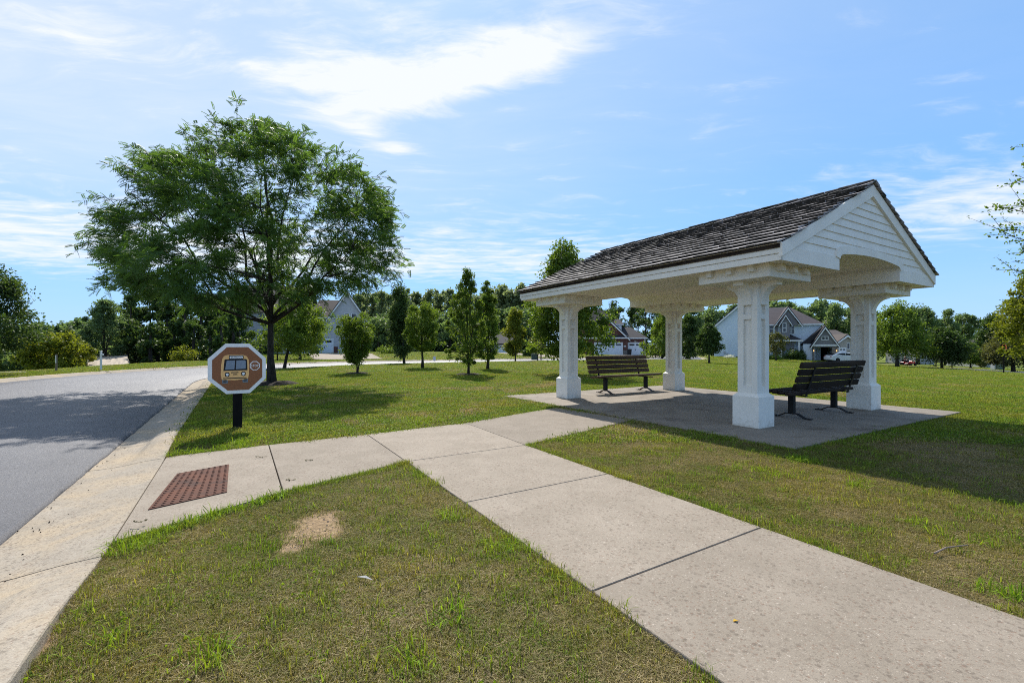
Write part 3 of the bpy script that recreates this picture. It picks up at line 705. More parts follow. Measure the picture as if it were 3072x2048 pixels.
for s in (-1, 1):
    ex = vc+s*(vc-rv0+.045); ez = zt-.02-.045*sl_
    # frame of the slope: X along the ridge, Y up the slope, Z out of the roof
    X = Vector((0, -s*1, 0)) if s > 0 else Vector((0, -s*1, 0)); Yv = Vector((-s*math.cos(ang), 0, math.sin(ang))); Zv = X.cross(Yv)
    if Zv.z < 0: X = -X; Zv = X.cross(Yv)
    ystart = ru0-.05 if X.y > 0 else ru1+.05; length = ru1-ru0+.10
    for r in range(NR+1):
        x = -random.uniform(0, .1) if r else 0.0
        d0 = max(r-.0, 0)*EXPO-(.02 if r == 0 else 0)
        while x < length:
            w, b_ = random.choice(variants); vi = [v[1] for v in variants].index(b_)
            if x+w > length+.04: break
            if r == NR: break
            dy = d0+random.uniform(-.012, .012); tilt = math.radians(4.6+random.uniform(-.5, .9))
            if x < 0: x += .0
            O = Vector((ex, ystart, ez))+X*max(x, 0)+Yv*dy+Zv*.026
            Mt = Matrix((X, Yv, Zv)).transposed().to_4x4(); Mt.translation = O
            M = Mt @ Matrix.Rotation(-tilt, 4, 'X') @ Matrix.Rotation(random.uniform(-.02, .02), 4, 'Z')
            dist = ((PM @ O)-camp).length; shakes.append((dist if s < 0 else 100+dist, M, vi)); x += w+.006
shakes.sort(key=lambda a: a[0])
sh_me = [b_.mesh('shingle', MATS['shake']) for w, b_ in variants]
for me in sh_me: me.materials.append(MATS['shake_end_shade']); me.polygons[2].material_index = 1
for dist, M, vi in shakes[:300]:
    o = obj_of(sh_me[vi], 'shingle', PV); o.matrix_local = M
def join_batch(items, name, parent, mat):
    mb = MB()
    for _, M, vi in items: mb.quadmesh([tuple(M @ Vector(p)) for p in variants[vi][1].v], variants[vi][1].f)
    return mb
rest = shakes[300:]
mb = join_batch(rest, 'shingles', PV, None)
# keep the piece-by-piece colour of the shakes in the joined part
shm = MATS['shake'].copy(); shm.name = 'shake_joined'; tt = NT(shm.node_tree)
oi = [n for n in tt.n if n.type == 'OBJECT_INFO'][0]; gi = tt.add('ShaderNodeNewGeometry')
for l in list(oi.outputs['Random'].links): tt.l.new(gi.outputs['Random Per Island'], l.to_socket)
so_ = mb.build('shingles', shm, PV, kind='stuff'); so_.data.materials.append(MATS['shake_end_shade'])
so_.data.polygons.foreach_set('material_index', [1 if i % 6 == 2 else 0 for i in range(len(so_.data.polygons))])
yb = ru0-.05
while yb < ru1-.1:
    ln = .34; mb = MB(); w = .15; z0_ = zr+.012
    for k_, tz in ((0, .03), (1, .008)): pass
    y0_, y1_ = yb, min(yb+ln, ru1+.05)
    mb.quadmesh([(vc, y0_, z0_+.036), (vc-w, y0_, z0_+.036-w*sl_), (vc+w, y0_, z0_+.036-w*sl_), (vc, y1_, z0_+.012), (vc-w, y1_, z0_+.012-w*sl_), (vc+w, y1_, z0_+.012-w*sl_),
                 (vc, y0_, z0_+.012), (vc-w, y0_, z0_+.012-w*sl_), (vc+w, y0_, z0_+.012-w*sl_), (vc, y1_, z0_-.002), (vc-w, y1_, z0_-.002-w*sl_), (vc+w, y1_, z0_-.002-w*sl_)],
                [(0, 3, 4, 1), (0, 2, 5, 3), (6, 7, 10, 9), (6, 9, 11, 8), (0, 1, 7, 6), (0, 6, 8, 2), (3, 9, 10, 4), (3, 5, 11, 9), (1, 4, 10, 7), (2, 8, 11, 5)])
    mb.build('ridge_cap', MATS['shake'], PV); yb += .235

# ------------------------------------------------------------------ benches
def make_bench(wood, steel, v, u, flip, label):
    x, y = pav(v, u); r = empty('park_bench', (x, y, ZP), PAV_A+(math.pi if flip else 0), label=label, cat='bench', group='slatted benches under the pavilion')
    L = 1.215; lean = math.radians(17); yb = -.215
    for i in range(4):
        s = .06+i*.135; cy, cz = yb-math.sin(lean)*s, .50+math.cos(lean)*s
        M = Matrix.Translation((0, cy, cz)) @ Matrix.Rotation(lean, 4, 'X')
        mb = MB(); mb.box(-L, L, -.03, .03, -.005, .108, .012, M); mb.build('back_slat', wood, r)
    for i in range(4):
        y0 = yb+.03+i*.118; M = Matrix.Translation((0, y0, .475-.012+.012*i)); mb = MB(); mb.box(-L, L, 0, .104, -.025, .03, .01, M); mb.build('seat_slat', wood, r)
    for s in (-1, 1):
        X = s*.81; mb = MB(); mb.box(X-.045, X+.045, -.05, .05, .072, .44, .006); lg = mb.build('leg', steel, r)
        # arched foot strap with flat pads
        pf = [(-.34, .004), (-.24, .004), (-.10, .075), (.10, .075), (.24, .004), (.34, .004)]
        mb = MB()
        for a, b_ in zip(pf[:-1], pf[1:]):
            mb.quadmesh([(X-.045, a[0], a[1]), (X+.045, a[0], a[1]), (X+.045, b_[0], b_[1]), (X-.045, b_[0], b_[1]), (X-.045, a[0], a[1]+.016), (X+.045, a[0], a[1]+.016), (X+.045, b_[0], b_[1]+.016), (X-.045, b_[0], b_[1]+.016)],
                        [(0, 3, 2, 1), (4, 5, 6, 7), (0, 1, 5, 4), (2, 3, 7, 6), (1, 2, 6, 5), (3, 0, 4, 7)])
        mb.build('foot', MATS['rust_metal'] if flip else steel, lg)
        for yy in (-.29, .29):
            mb = MB(); mb.lathe([(.018, .014), (.018, .026), (.011, .034)], 8, Matrix.Translation((X, yy, 0))); mb.build('bolt', MATS['rust_metal'], lg)
        mb = MB(); mb.box(X-.03, X+.03, yb-.05, .26, .415, .436, .003); mb.build('seat_bracket', steel, r)
        M = Matrix.Translation((X, yb-.032, .44)) @ Matrix.Rotation(lean, 4, 'X'); mb = MB(); mb.box(-.03, .03, -.012, .0, -.03, .55, .002, M); mb.build('back_bracket', steel, r)
    return r
make_bench(MATS['wood_shaded'], MATS['black_metal'], 3.48, 1.40, False, 'dark slatted bench seen from behind, between the two nearer columns')
make_bench(MATS['wood_sunlit'], MATS['black_metal'], 3.56, 6.49, True, 'brown slatted bench facing the viewer in the sunlit far bay')

# ------------------------------------------------------------------ school bus stop sign
sx, sy = gp(712.5, 1286)
SG = empty('bus_stop_sign', (sx, sy, 0), PAV_A, label='octagonal brown school bus stop sign with white border on black post', cat='sign')
mb = MB(); mb.box(-.068, .068, -.02, .116, .035, 1.2, .006); mb.build('post', MATS['post_black'], SG)
mb = MB(); mb.box(-.066, .066, -.018, .114, -.2, .075, .004); mb.build('post_foot', MATS['post_base'], SG)
K = .81/840.0
def S(px_, py_): return ((px_-552)*K, .985-(py_-522)*(.818/730))
def plate(pts, y0, y1, mat, name, parent): b_ = MB(); b_.prism([S(*p) for p in pts], y0, y1, 'y'); return b_.build(name, mat, parent)
OCT = [(380, 157), (725, 157), (972, 372), (972, 672), (735, 880), (390, 880), (132, 672), (132, 372)]
OCI = [(402, 208), (705, 208), (917, 392), (917, 652), (715, 830), (412, 830), (193, 652), (193, 392)]
bd = plate(OCT, -.062, -.022, MATS['sign_white'], 'board', SG)
fc = plate(OCI, -.0655, -.05, MATS['sign_brown'], 'panel', SG)
def rounded(x0, y0, x1, y1, r, n=5):
    P = []
    for cx, cy, a0 in ((x1-r, y0+r, -90), (x1-r, y1-r, 0), (x0+r, y1-r, 90), (x0+r, y0+r, 180)):
        P += [(cx+r*math.cos(math.radians(a0+90*i/n)), cy+r*math.sin(math.radians(a0+90*i/n))) for i in range(n+1)]
    return P
y_ = -.0655
bus = plate([(420, 320), (640, 322), (690, 345), (716, 395), (722, 480), (720, 600), (706, 662), (690, 672), (520, 686), (340, 676), (325, 668), (312, 605), (318, 480), (332, 380), (355, 340), (385, 325)], y_-.003, y_+.004, MATS['sign_orange'], 'bus_picture', SG)
def lay(pts, lv, mat, name): return plate(pts, y_-.003-.0016*lv, y_-.002, MATS[mat], name, bus)
lay(rounded(428, 328, 640, 382, 14), 1, 'sign_black', 'nameplate'); lay(rounded(440, 338, 628, 373, 10), 2, 'sign_white', 'nameplate_face')
lay([(384, 381), (672, 381), (690, 392), (697, 544), (350, 548), (366, 388)], 1, 'sign_black', 'windscreen')
lay([(397, 402), (516, 400), (506, 528), (375, 530)], 2, 'sign_glass', 'pane'); lay([(536, 399), (655, 398), (672, 412), (670, 522), (528, 526)], 2, 'sign_glass', 'pane')
for (a, b_) in ((403, 603), (636, 596)):
    lay([(a-34, b_-18), (a-20, b_-31), (a+25, b_-31), (a+36, b_-11), (a+30, b_+26), (a+6, b_+32), (a-26, b_+26)], 1, 'sign_black', 'headlight_rim')
    lay([(a-20, b_-14), (a-4, b_-19), (a+20, b_-17), (a+20, b_+6), (a+10, b_+20), (a-12, b_+16), (a-16, b_+2)], 2, 'sign_white', 'headlight')
for x0, x1, yy in ((460, 566, 574), (488, 548, 602), (344, 684, 655)): lay([(x0, yy-6), (x1, yy-7), (x1, yy+5), (x0, yy+7)], 1, 'sign_black', 'grille_line')
for x0, yy in ((331, 668), (622, 662)):
    plate([(x0, yy), (x0+82, yy), (x0+82, yy+60), (x0+4, yy+62)], y_-.0028, y_+.002, MATS['sign_grey'], 'wheel', bus)
    for k_ in (14, 34): lay([(x0+20, yy+k_-6), (x0+66, yy+k_-7), (x0+62, yy+k_+6), (x0+16, yy+k_+7)], 1, 'sign_black', 'wheel_line')
def octa(cx, cy, rx, ry): return [(cx+rx*math.cos(math.radians(22.5+45*i))/math.cos(math.radians(22.5)), cy+ry*math.sin(math.radians(22.5+45*i))/math.cos(math.radians(22.5))) for i in range(8)]
stp = plate(octa(806, 481, 74, 66), y_-.003, y_+.002, MATS['sign_white'], 'stop_symbol', SG)
plate(octa(806, 481, 62, 55), y_-.0046, y_-.002, MATS['sign_brown'], 'stop_face', stp)
def text(body, cx, cy, wpx, hpx, yy, mat, name, parent, bold=0.0):
    cu_ = bpy.data.curves.new(name, 'FONT'); cu_.body = body; cu_.align_x = 'CENTER'; cu_.align_y = 'CENTER'; cu_.extrude = .004; cu_.offset = bold*.35; cu_.space_character = 1.12
    tmp = bpy.data.objects.new(name, cu_); COL.objects.link(tmp); bpy.context.view_layer.update()
    me = bpy.data.meshes.new_from_object(tmp.evaluated_get(bpy.context.evaluated_depsgraph_get())); bpy.data.objects.remove(tmp)
    co = np.empty(len(me.vertices)*3); me.vertices.foreach_get('co', co); co = co.reshape(-1, 3)
    mn, mx_ = co.min(0), co.max(0); co = (co-(mn+mx_)/2)/(mx_-mn)
    X, Z = S(cx, cy); out = np.c_[X+co[:, 0]*wpx*K, yy+co[:, 2]*.0016, Z+co[:, 1]*hpx*K*1.15]
    me.vertices.foreach_set('co', out.ravel()); me.materials.clear(); me.materials.append(mat); me.update()
    return obj_of(me, name, parent)
text('SCHOOL', 536, 355, 160, 27, y_-.0065, MATS['sign_black'], 'lettering', bus, .015)
text('STOP', 806, 481, 108, 36, y_-.005, MATS['sign_white'], 'lettering', stp, .03)
#@@TREES
# ------------------------------------------------------------------ trees
def frames(n, rng, up=.8, droop=.0, outv=None, outw=.0):
    N = rng.normal(size=(n, 3)); N /= np.linalg.norm(N, axis=1)[:, None]; N[:, 2] += up; N /= np.linalg.norm(N, axis=1)[:, None]
    D = rng.normal(size=(n, 3))
    if outv is not None: D = D+outv*outw
    D[:, 2] -= droop
    D -= (D*N).sum(1)[:, None]*N; D /= np.maximum(np.linalg.norm(D, axis=1), 1e-6)[:, None]
    return np.cross(D, N), D, N
LEAF = np.array([(0, 0, 0), (-.33, .45, .06), (0, 1, -.08), (.33, .45, .06)])
LEAFQ = np.array([[0, 1, 2, 3]])
def frond(np_=8):
    V = []; Q = []
    for i in range(np_):
        y = (i+.6)/np_; z = -.28*y*y
        for s in (-1, 1):
            b = len(V); l = .26*(1-.5*abs(y-.45)); w = .085
            V += [(0, y-w*.4, z), (s*l*.5, y+.05-w, z-.02), (s*l, y+.09, z-.07), (s*l*.5, y+.05+w, z-.02)]; Q.append([b, b+1, b+2, b+3])
    return np.array(V), np.array(Q)
def scatter(pos, size, rng, tmpl=LEAF, quads=LEAFQ, **kw):
    n = len(pos); X, D, N = frames(n, rng, **kw); k = len(tmpl)
    s = size*rng.uniform(.7, 1.3, n)
    V = pos[:, None, :]+s[:, None, None]*(tmpl[None, :, 0, None]*X[:, None, :]+tmpl[None, :, 1, None]*D[:, None, :]+tmpl[None, :, 2, None]*N[:, None, :])
    F = (quads[None]+(np.arange(n)*k)[:, None, None]).reshape(-1, 4)
    return V.reshape(-1, 3), F
def bezier(a, b, c, n=6): return [tuple((1-t)**2*np.array(a)+2*t*(1-t)*np.array(b)+t*t*np.array(c)) for t in np.linspace(0, 1, n)]
def blob_points(c, r, n, rng, flat=.65):
    d = rng.normal(size=(n, 3)); d /= np.linalg.norm(d, axis=1)[:, None]; rr = rng.uniform(0, 1, n)**.45
    return c+d*rr[:, None]*r*np.array((1, 1, flat))
def profile(kind, t):
    """crown radius (0..1) at relative height t"""
    t = np.clip(t, 0, 1)
    if kind == 'round': return np.sqrt(np.clip(1-(2*t-1)**2, 0, 1))**.8
    if kind == 'egg': return np.clip(np.sin(np.pi*np.clip(t*.86+.14, 0, 1)**.62), 0, 1)**.75
    if kind == 'cone': return np.clip((1-t)**.8*(.35+2.2*np.minimum(t, .3)), 0, 1)
    if kind == 'column': return np.clip(np.sin(np.pi*(t*.9+.1))**.5, 0, 1)*(1-.35*t)
    if kind == 'vase': return np.clip((.35+.75*t)*np.sqrt(np.clip(1-t**4, 0, 1)), 0, 1)
    return np.ones_like(t)
def crown_clumps(kind, r, z0, z1, n, rng, rx=None):
    t = rng.beta(1.3, 1.3, n); a = rng.uniform(0, 2*np.pi, n); pr = profile(kind, t); q = rng.uniform(.25, 1, n)**.5
    rad = pr*q*r*rng.uniform(.72, 1.16, n)
    return np.c_[rad*np.cos(a)*(rx or 1), rad*np.sin(a), z0+(z1-z0)*t]
def limb_tree(base_z, fork, top, clumps, r0, rng, limbs, lean=(0, 0), seg=7, stems=1):
    """trunk, limbs and twigs reaching every clump; returns the mesh builder"""
    mb = MB(); nodes = []
    for s in range(stems):
        off = np.array((rng.normal()*.035, rng.normal()*.035, 0)) if stems > 1 else np.zeros(3); rr = r0/(stems**.5)
        pts = [np.array((0, 0, base_z-.1))]; H = top-base_z
        for i in range(1, 9):
            t = i/8; pts.append(np.array((lean[0]*t+off[0]*t*6+rng.normal()*.018*H*t**.5*.5, lean[1]*t+off[1]*t*6+rng.normal()*.018*H*t**.5*.5, base_z+H*(.90 if stems == 1 else .72)*t)))
        rad = [rr*1.45]+[rr*(1-.86*(i/8)**.8) for i in range(1, 9)]
        mb.tube(pts, rad, seg); nodes += [(p, rad[i]) for i, p in enumerate(pts) if p[2] > fork]
    for e in limbs:
        e = np.array(e); zs = max(fork, base_z+(e[2]-base_z)*rng.uniform(.3, .5)); zs = min(zs, fork+(top-fork)*.7)
        a = np.array((lean[0]*(zs-base_z)/(top-base_z), lean[1]*(zs-base_z)/(top-base_z), zs)); m = a*.45+e*.55; m[2] = a[2]*.62+e[2]*.38
        P = bezier(a, m, e, 7); L = np.linalg.norm(e-a); R = [max(r0*.42*(1-i/7.2), .012) for i in range(7)]
        P = [np.array(p)+rng.normal(size=3)*.02*L*(0 < i < 6) for i, p in enumerate(P)]
        mb.tube(P, R, max(5, seg-2)); nodes += [(p, R[i]) for i, p in enumerate(P) if i > 1]
    NP = np.array([n[0] for n in nodes]); NR_ = np.array([n[1] for n in nodes])
    for c in clumps:
        d = np.linalg.norm(NP-c, axis=1)+np.maximum(0, NP[:, 2]-c[2]+.1)*1.5; i = int(np.argmin(d)); a = NP[i]
        m = (a+c)/2; m[2] += .06*np.linalg.norm(c-a); rr = min(NR_[i]*.6, .03*(1+np.linalg.norm(c-a)*.3))
        mb.tube(bezier(a, m, c, 4), [rr, rr*.7, rr*.5, rr*.2], 4, cap=False)
    return mb
TREES = []
def tree(name, label, x, y, kind, r, z0, z1, mat, bark='bark', ncl=40, leaf=.12, nleaf=7500, trunk=.12, stems=1, seed=0, group=None, cat='tree', clump_r=.35, rx=None, nlimb=8, flat=.9, up=.5, droop=.3, fork=None, gz=None, lean=(0, 0), mulch=0):
    rng = np.random.default_rng(seed+1000); g = float(ground_z(np.array([x]), np.array([y]))[0]) if gz is None else gz
    root = empty(name, (x, y, g), label=label, cat=cat, group=group); z0 -= g; z1 -= g
    C = crown_clumps(kind, r*(1.12-clump_r*.5), z0+r*clump_r*.3, z1-r*clump_r*.4, ncl, rng, rx); C[:, 0] += lean[0]*np.clip(C[:, 2]/z1, 0, 1); C[:, 1] += lean[1]*np.clip(C[:, 2]/z1, 0, 1)
    limbs = [C[i]*np.array((.8, .8, .95)) for i in rng.choice(len(C), min(nlimb, len(C)), replace=False)]
    fk = fork if fork is not None else z0*.9+.1*z1
    mb = limb_tree(0, fk, z1, C, trunk, rng, limbs, lean, 8 if trunk > .05 else 5, stems); mb.build('trunk', MATS[bark], root, smooth=True)
    per = np.maximum(rng.normal(1, .35, len(C)), .3); per = (per/per.sum()*nleaf).astype(int); P = []; A = []
    for i, c in enumerate(C):
        cr = r*clump_r*rng.choice([.45, .7, 1.0, 1.3]); p = blob_points(c, cr, per[i], rng, flat); P.append(p); A.append(np.clip(rng.normal(.5, .18)+rng.normal(0, .22, len(p)), 0, 1))
        m = max(int(per[i]*.22), 1); t_ = rng.uniform(.25, 1, m)[:, None]; ax = np.array((lean[0]*.5, lean[1]*.5, max(z0*.9, c[2]-np.hypot(c[0], c[1])*.9-.15*(z1-z0)))); w = ax*(1-t_)+c*t_; P.append(w+rng.normal(size=(m, 3))*cr*.42); A.append(np.clip(rng.normal(.45, .22, m), 0, 1))
    P = np.concatenate(P); A = np.concatenate(A); P[:, 2] = np.maximum(P[:, 2], .05)
    outv = P-np.array((0, 0, (z0+z1)/2)); outv /= np.maximum(np.linalg.norm(outv, axis=1), .01)[:, None]
    V, F = scatter(P, leaf, rng, up=up, droop=droop, outv=outv, outw=.6)
    obj_of(fast_mesh('crown', V, F, MATS[mat], A), 'crown', root)
    if mulch:
        b = MB(); n = 26; ring = [(0, .05)]; 
        V_ = [(0, 0, .07)]+[(math.cos(2*math.pi*i/n)*mulch*rng.uniform(.5, .7), math.sin(2*math.pi*i/n)*mulch*rng.uniform(.5, .7), .06+rng.uniform(-.015, .015)) for i in range(n)]+[(math.cos(2*math.pi*i/n)*mulch*rng.uniform(.9, 1.1), math.sin(2*math.pi*i/n)*mulch*rng.uniform(.9, 1.1), -.03) for i in range(n)]
        b.quadmesh(V_, [(0, 1+i, 1+(i+1) % n) for i in range(n)]+[(1+i, 1+n+i, 1+n+(i+1) % n, 1+(i+1) % n) for i in range(n)])
        o = b.build('mulch_bed', MATS['mulch'], None, kind='structure', label='dark mulch ring round '+label); o.location = (x, y, g)
    return root
def PX(px, Z): return (px-1536)/FPX*Z
def PZ(py, Z): return CAM_H-(py-HOR)/FPX*Z
def ptree(name, label, px, pl, pr, pt, pb, Z, kind, mat, **kw):
    """a tree placed by what one sees of it and its distance"""
    x = PX(px, Z); r = (pr-pl)/2/FPX*Z; lean = ((pl+pr)/2-px)/FPX*Z
    return tree(name, label, x, Z, kind, r, PZ(pb, Z), PZ(pt, Z), mat, lean=(lean, 0), **kw)

# the big honey locust
def big_locust():
    rng = np.random.default_rng(42); x, y = gp(816, 1153); g = float(ground_z(np.array([x]), np.array([y]))[0])
    root = empty('honey_locust_tree', (x, y, g), label='large spreading tree with feathery leaves behind the octagonal sign', cat='tree')
    sil = [(-.4, 9.6), (.4, 9.3), (1.1, 8.9), (1.7, 8.5), (2.0, 7.7), (3.1, 7.9), (4.0, 7.2), (4.5, 6.3), (4.3, 5.4), (4.6, 4.4), (3.9, 3.6), (2.6, 3.2), (1, 3.0), (-.6, 2.7), (-2.5, 2.7), (-4.6, 3.1), (-6.2, 3.3), (-6.0, 4.2), (-7.0, 5.1), (-6.7, 5.9), (-6.3, 6.4), (-5.2, 6.3), (-4.4, 6.6), (-5.4, 7.6), (-5.0, 8.5), (-4.0, 8.3), (-3.0, 8.1), (-2.5, 9.2), (-1.4, 9.2)]
    sil = [(a*(.94 if a > 0 else .87), 5.2+(b-5.2)*(.93 if b > 5.2 else .97)) for a, b in sil]; C = []
    while len(C) < 430:
        dx, dz = rng.uniform(-7.1, 4.7), rng.uniform(2.6, 10)
        if not in_poly(np.array([dx]), np.array([dz]), sil)[0]: continue
        wd = 3.7*max(0, 1-((dx+1.1)/6.6)**2)**.8*max(0.05, 1-((dz-5.0)/5.4)**2)**.7; dy = wd*rng.uniform(-1, 1)-3.2*min(max((-dx-.5)/3.5, 0), 1)*min(max((7.5-dz)/3, 0), 1)
        core = math.hypot(dx/3.2, dy/3.0)
        if core < .35 and dz < 4.2 and rng.random() < .5: continue
        k_ = (y+dy)/y; C.append(((x+dx)*k_-x, dy, CAM_H+(dz-CAM_H)*k_))      # the outline holds for clumps in front of and behind the trunk
    edge = sil+[((a[0]+b[0])/2, (a[1]+b[1])/2) for a, b in zip(sil, sil[1:]+sil[:1])]
    C += [(a*.93-.05, rng.uniform(-.8, .8), 5.6+(b-5.6)*.93) for a, b in edge]
    C = np.array(C); SP = []; TW = []
    for a, b in edge+[(a+rng.normal()*.3, b+rng.normal()*.3) for a, b in edge]:      # arching sprays that break the outline
        o = np.array((a+.6, b-5.4)); o /= np.linalg.norm(o); st = np.array((a*.88, rng.uniform(-1.2, 1.2), 5.6+(b-5.6)*.88)); L = rng.uniform(.5, 1.05)*(.6 if b > 8.6 else 1)
        TW.append([st+np.array((o[0]*L*t_, 0, o[1]*L*t_*.9+.25*t_-.5*t_*t_)) for t_ in np.linspace(-.5, 1, 6)])
        for t_ in np.linspace(0, 1, 9): SP.append(st+np.array((o[0]*L*t_, rng.normal()*.04, o[1]*L*t_*.9+.25*t_-.5*t_*t_)))
    SP = np.array(SP)
    limbs = [(-.5, .2, 9.2), (1.2, -.8, 8.6), (3.4, .4, 6.6), (3.8, -1.5, 4.4), (2.0, 3.2, 7.0), (1.5, -3.4, 6.4), (-2.6, 1.2, 8.4), (-4.6, .2, 7.6), (-5.9, -.6, 5.4), (-5.4, 1.6, 4.2), (-3.2, -3.0, 6.0), (-2.8, 3.4, 6.8), (-1.2, -2.2, 7.8), (-4.2, -2.2, 3.6), (1.6, 2.2, 4.6)]
    limbs = [(a*.86, b*.9, 5+(c-5)*.88) for a, b, c in limbs]
    mb = limb_tree(0, 2.15, 8.6, C, .128, rng, limbs, (-.2, .1), 12)
    for w_ in TW: mb.tube(w_, [.012, .010, .008, .006, .004, .002], 4, cap=False)
    mb.build('trunk', MATS['bark'], root, smooth=True)
    T, Q = frond(7); P = []; A = []
    for c in C:
        n = int(rng.integers(30, 62)); p = blob_points(c, rng.uniform(.34, .62), n, rng, .5); P.append(p); A.append(np.clip(rng.normal(.45, .2)+rng.normal(0, .18, n), 0, 1))
    P.append(SP); A.append(rng.uniform(.2, .7, len(SP))); P.append(SP+rng.normal(size=SP.shape)*.06); A.append(rng.uniform(.2, .7, len(SP)))
    P = np.concatenate(P); A = np.repeat(np.concatenate(A), len(Q)); outv = P-np.array((-.5, 0, 4.5)); outv /= np.linalg.norm(outv, axis=1)[:, None]
    V, F = scatter(P, .22, rng, T, Q, up=1.1, droop=.55, outv=outv, outw=1.0)
    obj_of(fast_mesh('crown', V, F, MATS['leaf_locust'], A), 'crown', root)
    n = 30; b = MB(); rr = np.random.default_rng(3)
    V_ = [(0, 0, .13)]+[(math.cos(2*math.pi*i/n)*.62*rr.uniform(.85, 1.1), math.sin(2*math.pi*i/n)*.62*rr.uniform(.85, 1.1), .10+rr.uniform(-.03, .03)) for i in range(n)]+[(math.cos(2*math.pi*i/n)*1.05*rr.uniform(.92, 1.08), math.sin(2*math.pi*i/n)*1.05*rr.uniform(.92, 1.08), -.03) for i in range(n)]
    b.quadmesh(V_, [(0, 1+i, 1+(i+1) % n) for i in range(n)]+[(1+i, 1+n+i, 1+n+(i+1) % n, 1+(i+1) % n) for i in range(n)])
    o = b.build('mulch_bed', MATS['mulch'], None, kind='structure', label='dark mulch mound round the trunk of the large tree'); o.location = (x, y, g)
big_locust()
YG = 'young trees planted on the lawn'
ptree('young_tree', 'low bushy multi-stemmed young tree on the lawn, first right of the large tree', 1072, 994, 1136, 932, 1088, 22.6, 'vase', 'leaf_green', stems=3, trunk=.07, ncl=120, leaf=.075, nleaf=17000, seed=1, group=YG, mulch=.75, clump_r=.20, fork=.45)
ptree('young_tree', 'dark conical tree on the lawn near the street, right of the grey house', 1214, 1140, 1250, 858, 1072, 38, 'cone', 'leaf_dark', trunk=.12, ncl=60, leaf=.16, nleaf=12000, seed=2, group=YG, clump_r=.35)
ptree('young_tree', 'bright mid-green egg-shaped young tree in front of the dark conical one', 1267, 1203, 1322, 905, 1050, 28.5, 'round', 'leaf_green', trunk=.09, ncl=110, leaf=.085, nleaf=16000, seed=3, group=YG, clump_r=.22)
ptree('young_tree', 'tall loose upright young tree with wispy top, middle of the lawn', 1405, 1336, 1466, 806, 1092, 21.8, 'egg', 'leaf_green', trunk=.075, ncl=150, leaf=.075, nleaf=19000, seed=4, group=YG, mulch=.8, clump_r=.17, stems=2, fork=.7)
ptree('young_tree', 'slim upright tree just right of the tall loose one', 1463, 1424, 1502, 842, 1078, 27, 'column', 'leaf_green', trunk=.08, ncl=120, leaf=.085, nleaf=16000, seed=5, group=YG, clump_r=.24)
ptree('young_tree', 'small yellow-green columnar tree beside the pale driveway', 1546, 1512, 1580, 918, 1068, 44, 'column', 'leaf_yellow', trunk=.08, ncl=50, leaf=.16, nleaf=9000, seed=6, group=YG, clump_r=.35)
ptree('broadleaf_tree', 'yellow-green tree behind the left column of the pavilion', 1712, 1562, 1815, 726, 1078, 21.5, 'egg', 'leaf_green', trunk=.11, ncl=150, leaf=.12, nleaf=24000, seed=7, clump_r=.22, flat=.6)
ptree('ornamental_tree', 'small thin grey-brown tree left of the yellow-green one', 1614, 1580, 1640, 1005, 1062, 46, 'round', 'leaf_bronze', trunk=.07, ncl=30, leaf=.14, nleaf=1500, seed=8, clump_r=.35)
ptree('lollipop_tree', 'clipped dark oval tree on a thin trunk before the white house', 2128, 2089, 2160, 972, 1058, 41, 'egg', 'leaf_dark', trunk=.09, ncl=60, leaf=.13, nleaf=14000, seed=9, clump_r=.30)
ptree('broadleaf_tree', 'bushy pale green tree behind the far column of the pavilion', 1985, 1945, 2060, 925, 1080, 62, 'egg', 'leaf_green', trunk=.15, ncl=70, leaf=.24, nleaf=7000, seed=10, clump_r=.28)
ptree('broadleaf_tree', 'darker tree right of the far pavilion column', 2065, 2030, 2110, 940, 1080, 66, 'egg', 'leaf_dark', trunk=.15, ncl=60, leaf=.24, nleaf=9000, seed=11, clump_r=.3)
ptree('ornamental_tree', 'little tree in front of the white house porch', 2328, 2300, 2356, 998, 1060, 66, 'round', 'leaf_bronze', trunk=.1, ncl=40, leaf=.18, nleaf=2500, seed=12, clump_r=.33)
ptree('street_tree', 'full tree on the right lawn beside the right-hand column', 2692, 2606, 2772, 905, 1064, 58, 'egg', 'leaf_green', trunk=.19, ncl=100, leaf=.24, nleaf=12000, seed=13, clump_r=.26, group='trees along the side street')
ptree('street_tree', 'wide round dark green tree with two trunks on the right lawn', 2826, 2752, 2892, 980, 1084, 58, 'egg', 'leaf_dark', trunk=.17, ncl=80, leaf=.22, nleaf=12000, seed=14, clump_r=.3, stems=2, group='trees along the side street')
ptree('street_tree', 'small round tree right of the wide dark one', 2912, 2878, 2946, 1028, 1088, 70, 'egg', 'leaf_green', trunk=.12, ncl=50, leaf=.22, nleaf=7500, seed=15, clump_r=.32, group='trees along the side street')
ptree('street_tree', 'olive tree beside the tall brown signpost', 3040, 2966, 3100, 985, 1095, 52, 'egg', 'leaf_bronze', trunk=.17, ncl=80, leaf=.20, nleaf=14000, seed=16, clump_r=.28, group='trees along the side street')
ptree('broadleaf_tree', 'bright yellow-green tree cut by the right edge of the picture', 3105, 3008, 3210, 812, 1068, 30, 'egg', 'leaf_yellow', trunk=.16, ncl=110, leaf=.15, nleaf=15000, seed=17, clump_r=.24)
ptree('elm_tree', 'tall elm with open layered crown on the right skyline', 2885, 2836, 2946, 940, 1040, 120, 'vase', 'leaf_far_haze', trunk=.4, ncl=70, leaf=.42, nleaf=9000, seed=18, clump_r=.22, flat=.45)
ptree('skyline_tree', 'dark rounded tree on the skyline right of the pavilion roof', 2752, 2690, 2810, 918, 1040, 105, 'round', 'leaf_far_haze', trunk=.4, ncl=80, leaf=.4, nleaf=14000, seed=19, clump_r=.28)
